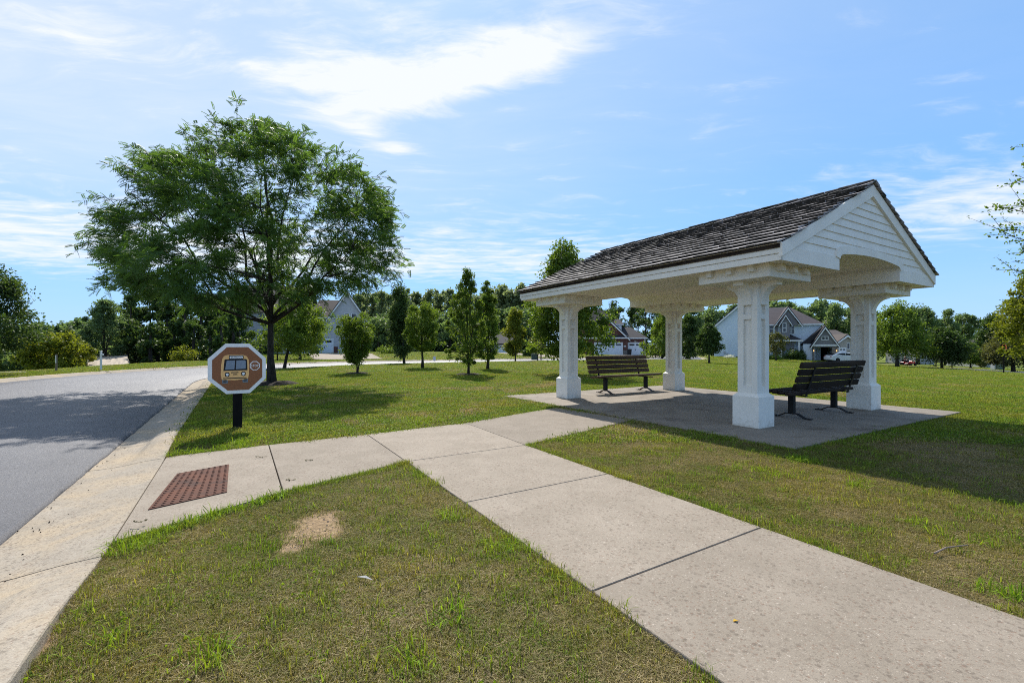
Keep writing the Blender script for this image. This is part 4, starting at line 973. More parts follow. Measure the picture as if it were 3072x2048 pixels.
ptree('skyline_tree', 'lower skyline tree between the dark rounded one and the elm', 2838, 2800, 2862, 930, 1050, 112, 'round', 'leaf_far_haze', trunk=.35, ncl=50, leaf=.4, nleaf=9000, seed=20, clump_r=.3)
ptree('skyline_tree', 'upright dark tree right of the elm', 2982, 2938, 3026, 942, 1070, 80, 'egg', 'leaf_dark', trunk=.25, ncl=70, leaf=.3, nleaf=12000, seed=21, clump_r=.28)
ptree('skyline_tree', 'pale green tree behind the yellow-green one at right', 3040, 2990, 3110, 935, 1050, 95, 'egg', 'leaf_far_haze', trunk=.25, ncl=60, leaf=.35, nleaf=9000, seed=22, clump_r=.3)
ptree('shade_tree', 'smaller tree right behind the large one, near the street', 850, 780, 1010, 870, 1058, 30, 'egg', 'leaf_green', trunk=.12, ncl=90, leaf=.14, nleaf=14000, seed=23, clump_r=.26)
ptree('shade_tree', 'small shade tree on the grey house lawn', 900, 840, 980, 930, 1052, 47, 'round', 'leaf_green', trunk=.13, ncl=60, leaf=.17, nleaf=7500, seed=24, clump_r=.3)
ptree('broadleaf_tree', 'dense dark green tree cut by the left edge of the picture', -70, -190, 88, 785, 1062, 21, 'egg', 'leaf_dark', trunk=.14, ncl=120, leaf=.11, nleaf=26000, seed=25, clump_r=.24)
ptree('broadleaf_tree', 'loose tree standing alone beyond the verge at left', 315, 238, 382, 892, 1098, 46, 'egg', 'leaf_far_haze', trunk=.17, ncl=95, leaf=.20, nleaf=14000, seed=26, clump_r=.22)
ptree('ornamental_tree', 'low yellow-green flowering tree behind the wooden marker stake', 165, 80, 252, 998, 1112, 38, 'round', 'leaf_yellow', trunk=.1, ncl=70, leaf=.18, nleaf=14000, seed=27, clump_r=.28)

# elm reaching in from beyond the right edge: long arching shoots
def side_elm():
    rng = np.random.default_rng(77); Z = 9.2; x = PX(3300, Z); g = float(ground_z(np.array([x]), np.array([Z]))[0])
    root = empty('elm_tree', (x, Z, g), label='elm just beyond the right edge reaching in with arching leafy shoots', cat='tree')
    mb = MB(); mb.tube([(0, 0, -.1), (.05, .02, 1.2), (.1, 0, 2.4), (.1, .1, 4.2), (.15, .1, 6.0)], [.13, .1, .085, .05, .015], 9)
    tips = [(2965, 705, 9.2), (2962, 622, 9.3), (3006, 690, 9.0), (2990, 810, 9.3), (3045, 440, 9.1), (3035, 545, 9.5), (3036, 820, 8.9), (3050, 610, 9.4), (3030, 760, 9.6)]
    tips = [(PX(a, z), z, PZ(b, z)) for a, b, z in tips]; tips = [np.array((a-x, b-Z, c-g)) for a, b, c in tips]
    for i in range(12):
        a = rng.uniform(0, 2*np.pi); r = rng.uniform(1.0, 1.7); zz = rng.uniform(3.4, 6.2); e = np.array((r*math.cos(a), r*math.sin(a), zz))
        if e[0] > -1.3: tips.append(e)
    for i in range(60):
        a = rng.uniform(-1.9, 1.9); r = rng.uniform(.7, 2.0); tips.append(np.array((r*math.cos(a)+.35, r*math.sin(a), rng.uniform(2.2, 6.4))))      # the full side of the crown, away from the pavilion
    P = []; O = []
    for e in tips:
        a = np.array((.1, .05, max(1.3, e[2]-1.1-rng.uniform(0, .5)))); m = (a*.5+e*.5); m[2] = e[2]+.12; pts = [np.array(p) for p in bezier(a, m, e, 14)]
        mb.tube(pts, [max(.022*(1-i/14), .003) for i in range(14)], 5, cap=False)
        for i in range(3, 14):
            for k in range(5): P.append(pts[i]+rng.normal(size=3)*.028*(1+.2*(13-i))); O.append(e-a)
        for k in range(7):
            i = int(rng.integers(4, 12)); b = pts[i]; d = (e-a)/np.linalg.norm(e-a)+rng.normal(size=3)*.55; L = rng.uniform(.15, .45)
            mb.tube([b, b+d*L*.5, b+d*L+np.array((0, 0, -.03))], [.006, .004, .002], 4, cap=False)
            for q_ in np.linspace(.15, 1, 9): P.append(b+d*L*q_+rng.normal(size=3)*.02); O.append(d)
    mb.build('trunk', MATS['bark'], root, smooth=True)
    P = np.array(P); O = np.array(O); O /= np.linalg.norm(O, axis=1)[:, None]
    V, F = scatter(P, .06, rng, up=.7, droop=.3, outv=O, outw=1.5); obj_of(fast_mesh('crown', V, F, MATS['leaf_green'], rng.uniform(.1, .8, len(F))), 'crown', root)
side_elm()

def woods(name, label, items, mat, leaf, nleaf, seed, bark='bark', flat=.75, kinds=('egg', 'round')):
    """a far wood that reads as one mass: crowns and trunks of many trees in one object"""
    rng = np.random.default_rng(seed); root = empty(name, (0, 0, 0), kind='stuff', label=label); P = []; A = []; mb = MB()
    tot = sum(r*(z1-z0) for _, _, r, z0, z1 in items)
    for (x, y, r, z0, z1) in items:
        k = kinds[int(rng.integers(len(kinds)))]; C = crown_clumps(k, r*.85, z0, z1-r*.1, 26, rng)+np.array((x, y, 0)); n = int(nleaf*r*(z1-z0)/tot/26)+1
        g = float(ground_z(np.array([x]), np.array([y]))[0]); mb.tube([(x, y, g-.2), (x+rng.normal()*.2, y, (g+z1)/2), (x, y, z1*.85)], [.22, .15, .05], 5, cap=False)
        for c in C: p = blob_points(c, r*rng.uniform(.22, .42), n, rng, flat); P.append(p); A.append(np.clip(rng.normal(.45, .2)+rng.normal(0, .2, n), 0, 1))
    P = np.concatenate(P); A = np.concatenate(A); V, F = scatter(P, leaf, rng, up=.5, droop=.2)
    obj_of(fast_mesh('foliage', V, F, MATS[mat], A), 'foliage', root, kind='stuff'); mb.build('trunks', MATS[bark], root, kind='stuff')
def row(pl, pr, n, Z, pt, rng, dz=6, rpx=40, pb=1075, tj=14):
    out = []
    for i in range(n):
        px = pl+(pr-pl)*(i+rng.uniform(.1, .9))/n; z = Z+rng.uniform(-dz, dz); top = (np.interp(px, *zip(*pt)) if isinstance(pt, list) else pt)+rng.uniform(0, tj)
        out.append((PX(px, z), z, rpx*rng.uniform(.8, 1.25)/FPX*z, PZ(pb, z), PZ(top, z)))
    return out
rw = np.random.default_rng(5)
woods('wood_edge', 'dark wood behind the large tree at left', row(365, 730, 15, 54, [(360, 890), (450, 862), (560, 858), (700, 890)], rw, 6, 42, 1100)+row(370, 700, 11, 47, [(360, 960), (700, 940)], rw, 2, 32, 1108), 'leaf_dark', .26, 96000, 31)
woods('far_wood', 'far wood along the left horizon', row(-120, 390, 24, 95, [(-120, 955), (100, 962), (200, 958), (380, 930)], rw, 10, 38, 1112)+row(-140, 400, 22, 62, [(-140, 1020), (400, 1030)], rw, 6, 26, 1125), 'leaf_far_haze', .6, 70000, 32)
woods('far_wood', 'hazy pine wood along the middle horizon', row(1040, 1640, 60, 135, [(1060, 880), (1180, 858), (1300, 860), (1440, 870), (1620, 880)], rw, 12, 30, 1040, 14)+row(1460, 1580, 5, 112, 850, rw, 4, 50, 1050), 'leaf_pine_haze', .72, 110000, 33, kinds=('cone', 'egg'))
woods('far_wood', 'green tree belt behind the middle driveways', row(1085, 1600, 28, 100, [(1085, 945), (1560, 915)], rw, 8, 40, 1062), 'leaf_far_haze', .6, 56000, 37)
woods('far_wood', 'dark trees behind the brick house', row(1800, 2010, 8, 108, [(1780, 900), (1900, 895), (2010, 930)], rw, 8, 38, 1062), 'leaf_dark', .42, 22000, 34)
woods('far_wood', 'green wooded rise behind the white house', row(1985, 2640, 30, 122, [(1985, 935), (2100, 918), (2290, 886), (2420, 888), (2520, 905), (2640, 925)], rw, 10, 44, 1060), 'leaf_far_haze', .65, 70000, 35)
woods('far_wood', 'low tree belt along the right horizon', row(2600, 3200, 22, 150, [(2600, 990), (2800, 985), (3200, 1000)], rw, 10, 36, 1070), 'leaf_far_haze', .55, 34000, 36)

def shrub(label, px, py_t, py_b, w, Z, mat, seed, n=1800, leaf=.12, name='shrub', group=None, gz=None):
    x = PX(px, Z); r = w/2/FPX*Z; return tree(name, label, x, Z, 'round', r, PZ(py_b, Z), PZ(py_t, Z), mat, trunk=.03, ncl=22, leaf=leaf, nleaf=n, seed=seed, cat='shrub', clump_r=.42, nlimb=4, fork=.05, group=group, gz=gz)
shrub('pale green wild shrub on the verge left of the sign', 556, 1042, 1085, 70, 42, 'leaf_yellow', 51, 2500)
shrub('dark bushes against the left wall of the grey house', 800, 1015, 1062, 90, 64, 'leaf_dark', 52, 3000, .16)
shrub('clipped green bush by the grey garage', 942, 1036, 1063, 34, 64, 'leaf_green', 53, 1500, .14)
shrub('round green bush right of the grey house driveway', 1160, 1040, 1064, 60, 64, 'leaf_green', 54, 1800, .15)
shrub('dark hedge bush under the white house front windows', 2375, 1052, 1083, 60, 71, 'leaf_dark', 55, 3000, .16, gz=-.75)
shrub('dark upright hedge bush left of the open garage', 2402, 1050, 1082, 34, 71.5, 'leaf_dark', 56, 2500, .16, gz=-.75)
shrub('low green bush at the foot of the white house porch', 2322, 1066, 1085, 50, 70, 'leaf_green', 57, 1800, .14, gz=-.75)
shrub('white flowering hydrangea by the white house side wall', 2192, 1066, 1078, 34, 72, 'flower_white', 58, 1200, .16, gz=-.55)
shrub('dark rounded bushes right of the brick house', 1962, 1040, 1068, 50, 84, 'leaf_dark', 59, 2200, .2)
shrub('bright green clipped bush right of the brick house', 1988, 1050, 1070, 26, 80, 'leaf_yellow', 60, 1500, .18)
shrub('small bright bush beside the white car', 2488, 1045, 1062, 14, 76, 'leaf_yellow', 61, 700, .14, gz=-.7)
shrub('dark shrub under the trees left of the pavilion', 1583, 1045, 1070, 30, 60, 'leaf_dark', 62, 1500, .16)
shrub('reddish brown bush on the right beyond the side street', 2945, 1075, 1098, 34, 80, 'leaf_bronze', 63, 1500, .2)
# ------------------------------------------------------------------ houses
def wall_box(b, x0, x1, y0, y1, z0, z1): b.box(x0, x1, y0, y1, z0, z1)
def window(parent, x0, x1, z0, z1, y, sash=True, t=.09):
    """framed window in a wall whose face lies at y (looking towards -y)"""
    fr = MB(); fr.box(x0-t, x1+t, y-.06, y+.02, z1, z1+t); fr.box(x0-t, x1+t, y-.07, y+.02, z0-t, z0); fr.box(x0-t, x0, y-.055, y+.02, z0, z1); fr.box(x1, x1+t, y-.055, y+.02, z0, z1)
    if sash: zm = (z0+z1)/2; fr.box(x0, x1, y-.045, y+.02, zm-.03, zm+.03)
    w = fr.build('window', MATS['trim_white'], parent)
    g = MB(); g.box(x0, x1, y-.02, y+.01, z0, z1); g.build('pane', MATS['window_glass'], w); return w
def gable_roof(parent, mat, x0, x1, y0, y1, ze_, zr_, along, over=.35, name='roof', th=.16):
    b = MB()
    if along == 'y':      # ridge runs away from the viewer; gable faces the viewer
        xm = (x0+x1)/2; s = (zr_-ze_)/(xm-x0); zo = ze_-over*s
        for a, sg in ((x0-over, 1), (x1+over, -1)): b.prism([(a, zo), (xm, zr_), (xm, zr_+th*1.2), (a, zo+th)], y0-over, y1+over, 'y')
    else:
        ym = (y0+y1)/2; s = (zr_-ze_)/(ym-y0); zo = ze_-over*s
        for a in (y0-over, y1+over): b.prism([(a, zo), (ym, zr_), (ym, zr_+th*1.2), (a, zo+th)], x0-over, x1+over, 'x')
    return b.build(name, mat, parent)
def hip_roof(parent, mat, x0, x1, y0, y1, ze_, zr_, rx0, rx1, over=.4):
    b = MB(); ym = (y0+y1)/2; x0 -= over; x1 += over; y0 -= over; y1 += over
    V = [(x0, y0, ze_), (x1, y0, ze_), (x1, y1, ze_), (x0, y1, ze_), (rx0, ym, zr_), (rx1, ym, zr_)]
    b.quadmesh(V, [(0, 1, 5, 4), (1, 2, 5), (2, 3, 4, 5), (3, 0, 4), (3, 2, 1, 0)]); r = b.build('roof', mat, parent)
    f = MB(); f.box(x0, x1, y0-.03, y0+.1, ze_-.2, ze_-.003); f.build('gutter', MATS['trim_white'], r); return r
def gable_wall(parent, mat, x0, x1, y, z0, ze_, zr_, name='gable_wall'):
    b = MB(); xm = (x0+x1)/2; b.prism([(x0, z0), (x1, z0), (x1, ze_), (xm, zr_), (x0, ze_)], y, y+.3, 'y'); return b.build(name, mat, parent)
def rake_trim(parent, x0, x1, y, ze_, zr_, w=.28, over=.35):
    xm = (x0+x1)/2; s = (zr_-ze_)/(xm-x0)
    for sg in (-1, 1):
        e = xm+sg*(xm-x0+over); b = MB(); b.prism([(e, ze_-over*s-.02), (xm, zr_+.0), (xm, zr_-w*1.2), (e, ze_-over*s-w)], y-over-.05, y-over+.06, 'y'); b.build('rake_board', MATS['trim_white'], parent)
def garage_door(parent, x0, x1, z0, z1, y, npane):
    d = MB(); d.box(x0, x1, y-.03, y+.05, z0, z1); g = d.build('garage_door', MATS['garage_white'], parent)
    n = npane; w = (x1-x0)/n; hh = z1-z0
    for i in range(n):
        p = MB(); p.box(x0+w*i+w*.12, x0+w*(i+1)-w*.12, y-.045, y-.02, z1-hh*.20, z1-hh*.07); p.build('pane', MATS['window_glass'], g)
        for k_ in range(3):
            p = MB(); p.box(x0+w*i+w*.06, x0+w*(i+1)-w*.06, y-.040, y-.02, z0+hh*(.04+.25*k_), z0+hh*(.24+.25*k_), .01); p.build('door_panel', MATS['garage_white'], g)
    h = MB(); h.box((x0+x1)/2-.05, (x0+x1)/2+.05, y-.07, y-.03, z0+hh*.38, z0+hh*.50); h.build('handle', MATS['plastic_dark'], g)
    t_ = MB(); t_.box(x0-.15, x0-.003, y-.06, y+.04, z0, z1+.15); t_.box(x1+.003, x1+.15, y-.06, y+.04, z0, z1+.15); t_.box(x0-.003, x1+.003, y-.06, y+.04, z1+.003, z1+.15); t_.build('door_trim', MATS['trim_white'], parent)

def white_house():
    Y = 75.0; k = Y/FPX; X = lambda p: (p-1536)*k; Zz = lambda p: CAM_H-(p-HOR)*k
    H = empty('white_house', (0, 0, 0), label='two-storey pale blue-white house with grey gables and open garage', cat='house'); B = -1.6
    # side wing: tall gable wall in pale siding
    x0, x1 = X(2142), X(2296); ze_, zr_ = 4.75, 8.25
    gable_wall(H, MATS['siding_white'], x0, x1, Y-1.2, B, ze_, zr_, 'wall'); b = MB(); b.box(x0+.02, x1-.02, Y-.9, Y+9, B, ze_); b.build('wall', MATS['siding_white'], H)
    gable_roof(H, MATS['roof_purple'], x0, x1, Y-1.2, Y+9, ze_, zr_, 'y', .4); rake_trim(H, x0, x1, Y-1.2, ze_, zr_, .25, .4)
    # main body with hip roof
    m0, m1 = X(2280), X(2450); b = MB(); b.box(m0, m1, Y, Y+9.5, B, 4.85); b.build('wall', MATS['siding_white'], H)
    hip_roof(H, MATS['roof_purple'], m0-2, m1, Y, Y+9.5, 4.9, 8.0, X(2300), X(2376))
    # front gables in grey
    g0, g1 = X(2326), X(2394); gable_wall(H, MATS['siding_taupe'], g0+.3, g1-.3, Y-.5, 4.7, 5.0, 7.3); gable_roof(H, MATS['roof_purple'], g0, g1, Y-.5, Y+4, 5.0, 7.6, 'y', .3); rake_trim(H, g0, g1, Y-.5, 5.0, 7.55, .22, .3)
    b0, b1 = X(2338), X(2366); b = MB(); b.box(b0+.15, b1-.15, Y-1.1, Y, .9, 5.05); b.build('bay', MATS['siding_taupe'], H)
    gable_wall(H, MATS['siding_taupe'], b0+.1, b1-.1, Y-1.1, 4.9, 5.1, 6.2); gable_roof(H, MATS['roof_purple'], b0, b1, Y-1.1, Y+2, 5.1, 6.4, 'y', .25); rake_trim(H, b0, b1, Y-1.1, 5.1, 6.35, .2, .25)
    window(H, X(2345), X(2352.5), Zz(997), Zz(972), Y-1.1)
    window(H, X(2309), X(2318.5), Zz(1000), Zz(974), Y); window(H, X(2364.5), X(2368), Zz(1001), Zz(976), Y); window(H, X(2370.5), X(2378), Zz(1001), Zz(976), Y)
    sh = MB(); sh.box(X(2324), X(2332), Y-.05, Y-.003, Zz(1001), Zz(973)); sh.build('shutter', MATS['siding_taupe'], H)
    # porch roof, column and ground floor window
    b = MB(); b.quadmesh([(X(2296), Y-2.1, 2.35), (X(2397), Y-2.1, 2.35), (X(2397), Y-.02, 2.45), (X(2296), Y-.02, 2.45), (X(2300), Y-.03, 3.3), (X(2366), Y-.03, 3.3)], [(0, 1, 5, 4), (1, 2, 5), (0, 4, 3), (0, 3, 2, 1), (2, 3, 4, 5)]); pr_ = b.build('porch_roof', MATS['roof_dark'], H)
    b = MB(); b.box(X(2296), X(2397), Y-2.14, Y-2.0, 2.12, 2.34); b.build('gutter', MATS['trim_white'], pr_)
    for p in (2384.5, 2336): b = MB(); b.box(X(p), X(p)+.22, Y-2.05, Y-1.83, B, 2.15, .02); b.build('porch_column', MATS['trim_white'], H)
    window(H, X(2365), X(2368.5), Zz(1053), Zz(1027), Y-.0); window(H, X(2371), X(2378), Zz(1053), Zz(1027), Y-.0)
    b = MB(); b.box(X(2318), X(2334), Y-.04, Y-.003, B, .4); b.build('stone_base', MATS['stone_base'], H)
    b = MB(); b.box(X(2344), X(2352), Y-.06, Y-.003, -.9, 1.5); d_ = b.build('front_door', MATS['siding_taupe'], H); b = MB(); b.box(X(2350), X(2350)+.08, Y-.12, Y-.06, .1, .25); b.build('handle', MATS['galvanised'], d_)
    # garage wing
    q0, q1 = X(2420), X(2486); Yg = Y-2.6
    for a, c_ in ((q0+.15, X(2426)), (X(2471), q1-.1)): b = MB(); b.box(a, c_, Yg, Yg+.4, B, 1.5); b.build('pier', MATS['stone_base'], H)
    b = MB(); b.box(X(2426), X(2471), Yg+.02, Yg+.35, Zz(1041), 1.5); b.build('lintel', MATS['siding_taupe'], H)
    b = MB(); b.box(q0+.2, q1-.2, Yg+6, Yg+6.3, B, 2.5); b.build('garage_back', MATS['dark_inside'], H)
    for a in (q0+.2, q1-.5): b = MB(); b.box(a, a+.3, Yg+.42, Yg+6, B, 1.5); b.build('garage_side', MATS['siding_white'], H)
    b = MB(); b.box(q0+.2, q1-.2, Yg+.42, Yg+6, 1.35, 1.5); b.build('garage_ceiling', MATS['dark_inside'], H)
    b = MB(); b.box(X(2398), q0+.12, Yg+.6, Yg+6, B, 1.7); b.build('wall', MATS['siding_white'], H)
    gable_wall(H, MATS['siding_taupe'], q0+.2, q1-.2, Yg, 1.5, 1.65, 4.2); gable_roof(H, MATS['roof_dark'], q0, q1, Yg, Yg+7, 1.6, 4.35, 'y', .3); rake_trim(H, q0, q1, Yg, 1.6, 4.3, .25, .3)
    b = MB(); b.prism([(q0-.35, 1.45), (q0-.2, 1.75), (q0+1.8, 4.30), (q0+1.6, 4.35), (X(2396), 1.75), (X(2396), 1.5)], Yg+.8, Yg+6.8, 'y'); b.build('roof', MATS['roof_dark'], H)
    b = MB(); b.box(q0+.1, q1-.1, Yg-.12, Yg-.003, 1.38, 1.62); b.build('fascia', MATS['trim_white'], H)
    window(H, X(2445.5), X(2452), Zz(1020), Zz(1012), Yg, False); window(H, X(2454), X(2460), Zz(1020), Zz(1012), Yg, False)
    for p in (2423.5, 2482): b = MB(); b.lathe([(.04, 0), (.06, .06), (.06, .2), (.02, .26)], 8, Matrix.Translation((X(p), Yg-.16, .55))); b.build('wall_lamp', MATS['lamp_warm'], H)
    # meter boxes on the side wall
    for a, b_ in ((2174, 1057), (2183, 1063)): m_ = MB(); m_.box(X(a)-.16, X(a)+.16, Y-1.36, Y-1.2, Zz(b_)-.2, Zz(b_)+.22); m_.build('meter_box', MATS['galvanised'], H)
    return H
def turn(H, cx, cy, a, sx=1.0):
    # stand the house square to where it really faces
    R = Matrix.Translation((cx, cy, 0)) @ Matrix.Rotation(a, 4, 'Z') @ Matrix.Diagonal((sx, 1, 1, 1)) @ Matrix.Translation((-cx, -cy, 0)); H.matrix_world = R
turn(white_house(), 42, 75, math.radians(-25), .91)
def brick_house():
    Y = 83.0; k = Y/FPX; X = lambda p: (p-1536)*k; Zz = lambda p: CAM_H-(p-HOR)*k
    H = empty('brick_house', (0, 0, 0), label='dark red brick house with white double garage behind the far bench', cat='house'); B = -.6
    x0, x1 = X(1752), X(1883); ze_, zr_ = 2.95, 6.75
    gable_wall(H, MATS['brick'], x0, x1, Y, B, ze_, zr_, 'wall'); b = MB(); b.box(x0+.02, x1-.02, Y+.3, Y+9, B, ze_); b.build('wall', MATS['brick'], H)
    gable_roof(H, MATS['roof_dark'], x0, x1, Y, Y+9, ze_, zr_, 'y', .4); rake_trim(H, x0, x1, Y, ze_, zr_, .3, .4)
    b = MB(); b.box(x0-.3, x1+.25, Y-.55, Y-.003, 2.72, 2.95); b.build('fascia', MATS['trim_white'], H)
    b = MB(); b.quadmesh([(x0-.3, Y-.55, 2.953), (x1+.25, Y-.55, 2.953), (x1+.25, Y-.004, 3.4), (x0-.3, Y-.004, 3.4)], [(0, 1, 2, 3)]); b.v += []; b.build('pent_roof', MATS['roof_dark'], H)
    s0, s1 = X(1883), X(1935); b = MB(); b.box(s0+.01, s1, Y+.5, Y+9, B, 2.85); b.build('wall', MATS['brick'], H)
    hip_roof(H, MATS['roof_dark'], s0-3, s1, Y+.5, Y+9, 2.9, 5.0, X(1850), X(1897), .4)
    garage_door(H, X(1784.5), X(1866), -.22, Zz(1029), Y, 4); garage_door(H, X(1886), X(1926), -.22, Zz(1029), Y+.5, 2)
    for a in (1781, 1868): b = MB(); b.box(X(a), X(a)+.9 if a > 1800 else X(a)+.02, Y-.05, Y-.003, B, .65); b.build('stone_base', MATS['stone_base'], H)
    b = MB(); b.box(X(1928.5), s1+.02, Y+.45, Y+.497, B, .65); b.build('stone_base', MATS['stone_base'], H)
    for p, yy in ((1825, Y), (1906, Y+.5)): b = MB(); b.prism([(X(p)-.12, Zz(1027)), (X(p)+.12, Zz(1027)), (X(p)+.2, Zz(1022)), (X(p)-.2, Zz(1022))], yy-.08, yy-.003, 'y'); b.build('keystone', MATS['siding_tan'], H)
    window(H, X(1821), X(1829), Zz(994), Zz(980), Y); b = MB(); b.box(X(1824.7), X(1825.3), Y-.05, Y-.02, Zz(994), Zz(980)); b.build('glazing_bar', MATS['trim_white'], H)
    b = MB(); b.box(X(1935)-.12, X(1935)+.02, Y+.3, Y+.45, B, 2.8); b.build('downpipe', MATS['trim_white'], H)
    b = MB(); b.box(X(1871), X(1878), Y-.03, Y-.003, Zz(1040), Zz(1037)); b.build('house_number', MATS['trim_white'], H)
    # upper storey behind, with a small dormer
    b = MB(); b.box(X(1690), X(1850), Y+9.05, Y+18, B, 5.4); b.build('wall', MATS['brick'], H); hip_roof(H, MATS['roof_dark'], X(1690), X(1850), Y+9.05, Y+18, 5.5, 9.3, X(1735), X(1810))
    d0, d1 = X(1845), X(1871); b = MB(); b.box(d0, d1, Y+3.2, Y+8, 3.2, 5.5); b.build('dormer', MATS['roof_dark'], H); hip_roof(H, MATS['roof_dark'], d0, d1, Y+3.2, Y+8, 5.5, 6.6, d0+.3, d1-.4, .25)
    b = MB(); b.box(d0+.2, d1-.2, Y+3.1, Y+3.197, 4.2, 5.2); b.build('dormer_panel', MATS['trim_white'], H)
    return H
turn(brick_house(), 19, 83, math.radians(-10), .98)
def grey_house():
    Y = 67.0; k = Y/FPX; X = lambda p: (p-1536)*k; Zz = lambda p: CAM_H-(p-HOR)*k
    H = empty('grey_house', (0, 0, 0), label='light grey sided house with white garage, half hidden by the large tree', cat='house'); B = -.4
    x0, x1 = X(697), X(930); b = MB(); b.box(x0, x1, Y-2, Y+9, B, 6.2); b.build('wall', MATS['siding_grey'], H)
    gable_roof(H, MATS['roof_tan'], x0, x1, Y-2, Y+9, 6.25, 10.2, 'x', .4)
    g0, g1 = X(930), X(1098); b = MB(); b.box(g0+.01, g1, Y, Y+8, B, 5.6); b.build('wall', MATS['siding_grey'], H)
    gable_wall(H, MATS['siding_grey'], X(985), g1, Y-.02, 5.5, 5.7, 9.2); gable_roof(H, MATS['roof_tan'], X(985), g1, Y-.02, Y+8, 5.7, 9.6, 'y', .4); rake_trim(H, X(985), g1, Y-.02, 5.7, 9.55)
    hip_roof(H, MATS['roof_tan'], g0, g1, Y+.3, Y+8, 5.65, 8.6, g0+1, g1-4)
    garage_door(H, X(947), X(997), .27, Zz(1018), Y, 2); garage_door(H, X(1022), X(1082), .27, Zz(1018), Y, 4)
    b = MB(); b.box(X(1000), X(1013), Y-.06, Y-.003, B, 1.3); b.build('brick_pier', MATS['brick'], H); b = MB(); b.box(X(1085.5), X(1095), Y-.06, Y-.003, B, 1.3); b.build('brick_pier', MATS['brick'], H)
    for a, c_ in ((958, 968), (1035, 1048), (1056, 1069)): window(H, X(a), X(c_), Zz(966), Zz(938), Y)
    for a in (740, 790, 850): window(H, X(a), X(a+16), Zz(975), Zz(945), Y-2)
    c0, c1 = X(696), X(724); b = MB(); b.box(c0-.6, c1, Y-2.9, Y-2.003, .9, Zz(1012)); cb = b.build('bump_out', MATS['siding_grey'], H); gable_roof(H, MATS['roof_dark'], c0-.6, c1, Y-2.9, Y-2.1, Zz(1012), Zz(1002), 'y', .08, th=.08)
    return H
turn(grey_house(), -31, 67, math.radians(18), .94)
def far_house(label, pl, pr, Z, py_e, py_r, roof, wallm, py_b=1075, along='y', door=None, wins=()):
    k = Z/FPX; X = lambda p: (p-1536)*k; Zz = lambda p: CAM_H-(p-HOR)*k
    H = empty('far_house', (0, 0, 0), label=label, cat='house'); x0, x1 = X(pl), X(pr); e, r_ = Zz(py_e), Zz(py_r); B = Zz(py_b)-2
    b = MB(); b.box(x0, x1, Z+.02, Z+9, B, e); b.build('wall', wallm, H)
    if along == 'y': gable_wall(H, wallm, x0, x1, Z-.3, B, e, r_-.2)
    gable_roof(H, roof, x0, x1, Z-.3, Z+9, e, r_, along, .4)
    if along == 'y': rake_trim(H, x0, x1, Z-.3, e, r_-.05, .3, .4)
    yf = Z-.3 if along == 'y' else Z+.02
    if door: garage_door(H, X(door[0]), X(door[1]), Zz(door[3]), Zz(door[2]), yf, 2)
    for w in wins: window(H, X(w[0]), X(w[1]), Zz(w[3]), Zz(w[2]), yf, False)
    return H
far_house('tan house roofs behind the white car', 2468, 2545, 98, 1012, 990, MATS['roof_tan'], MATS['siding_tan'], 1075, 'x', None, ((2500, 2508, 1030, 1045),))
far_house('tan gabled house right of the roofs behind the car', 2512, 2560, 92, 1022, 1004, MATS['roof_tan'], MATS['siding_tan'], 1080, 'y', (2515, 2533, 1044, 1075), ((2538, 2545, 1030, 1046),))
far_house('pale gabled house between the two big street trees', 2742, 2800, 118, 1018, 1002, MATS['roof_dark'], MATS['siding_grey'], 1085, 'y', None, ((2750, 2755, 1033, 1046), (2770, 2776, 1033, 1046)))
far_house('low dark roofed house below the elm', 2872, 2950, 135, 1036, 1016, MATS['roof_tan'], MATS['siding_tan'], 1090, 'x')
far_house('low house with white garage doors near the right signpost', 2955, 3012, 100, 1072, 1050, MATS['roof_dark'], MATS['siding_grey'], 1095, 'x', (2960, 2984, 1076, 1094))
far_house('pale house with white garage behind the young yellow tree', 1450, 1536, 86, 1030, 1000, MATS['roof_dark'], MATS['siding_grey'], 1064, 'x', (1497, 1532, 1037, 1062), ((1462, 1474, 1040, 1052),))

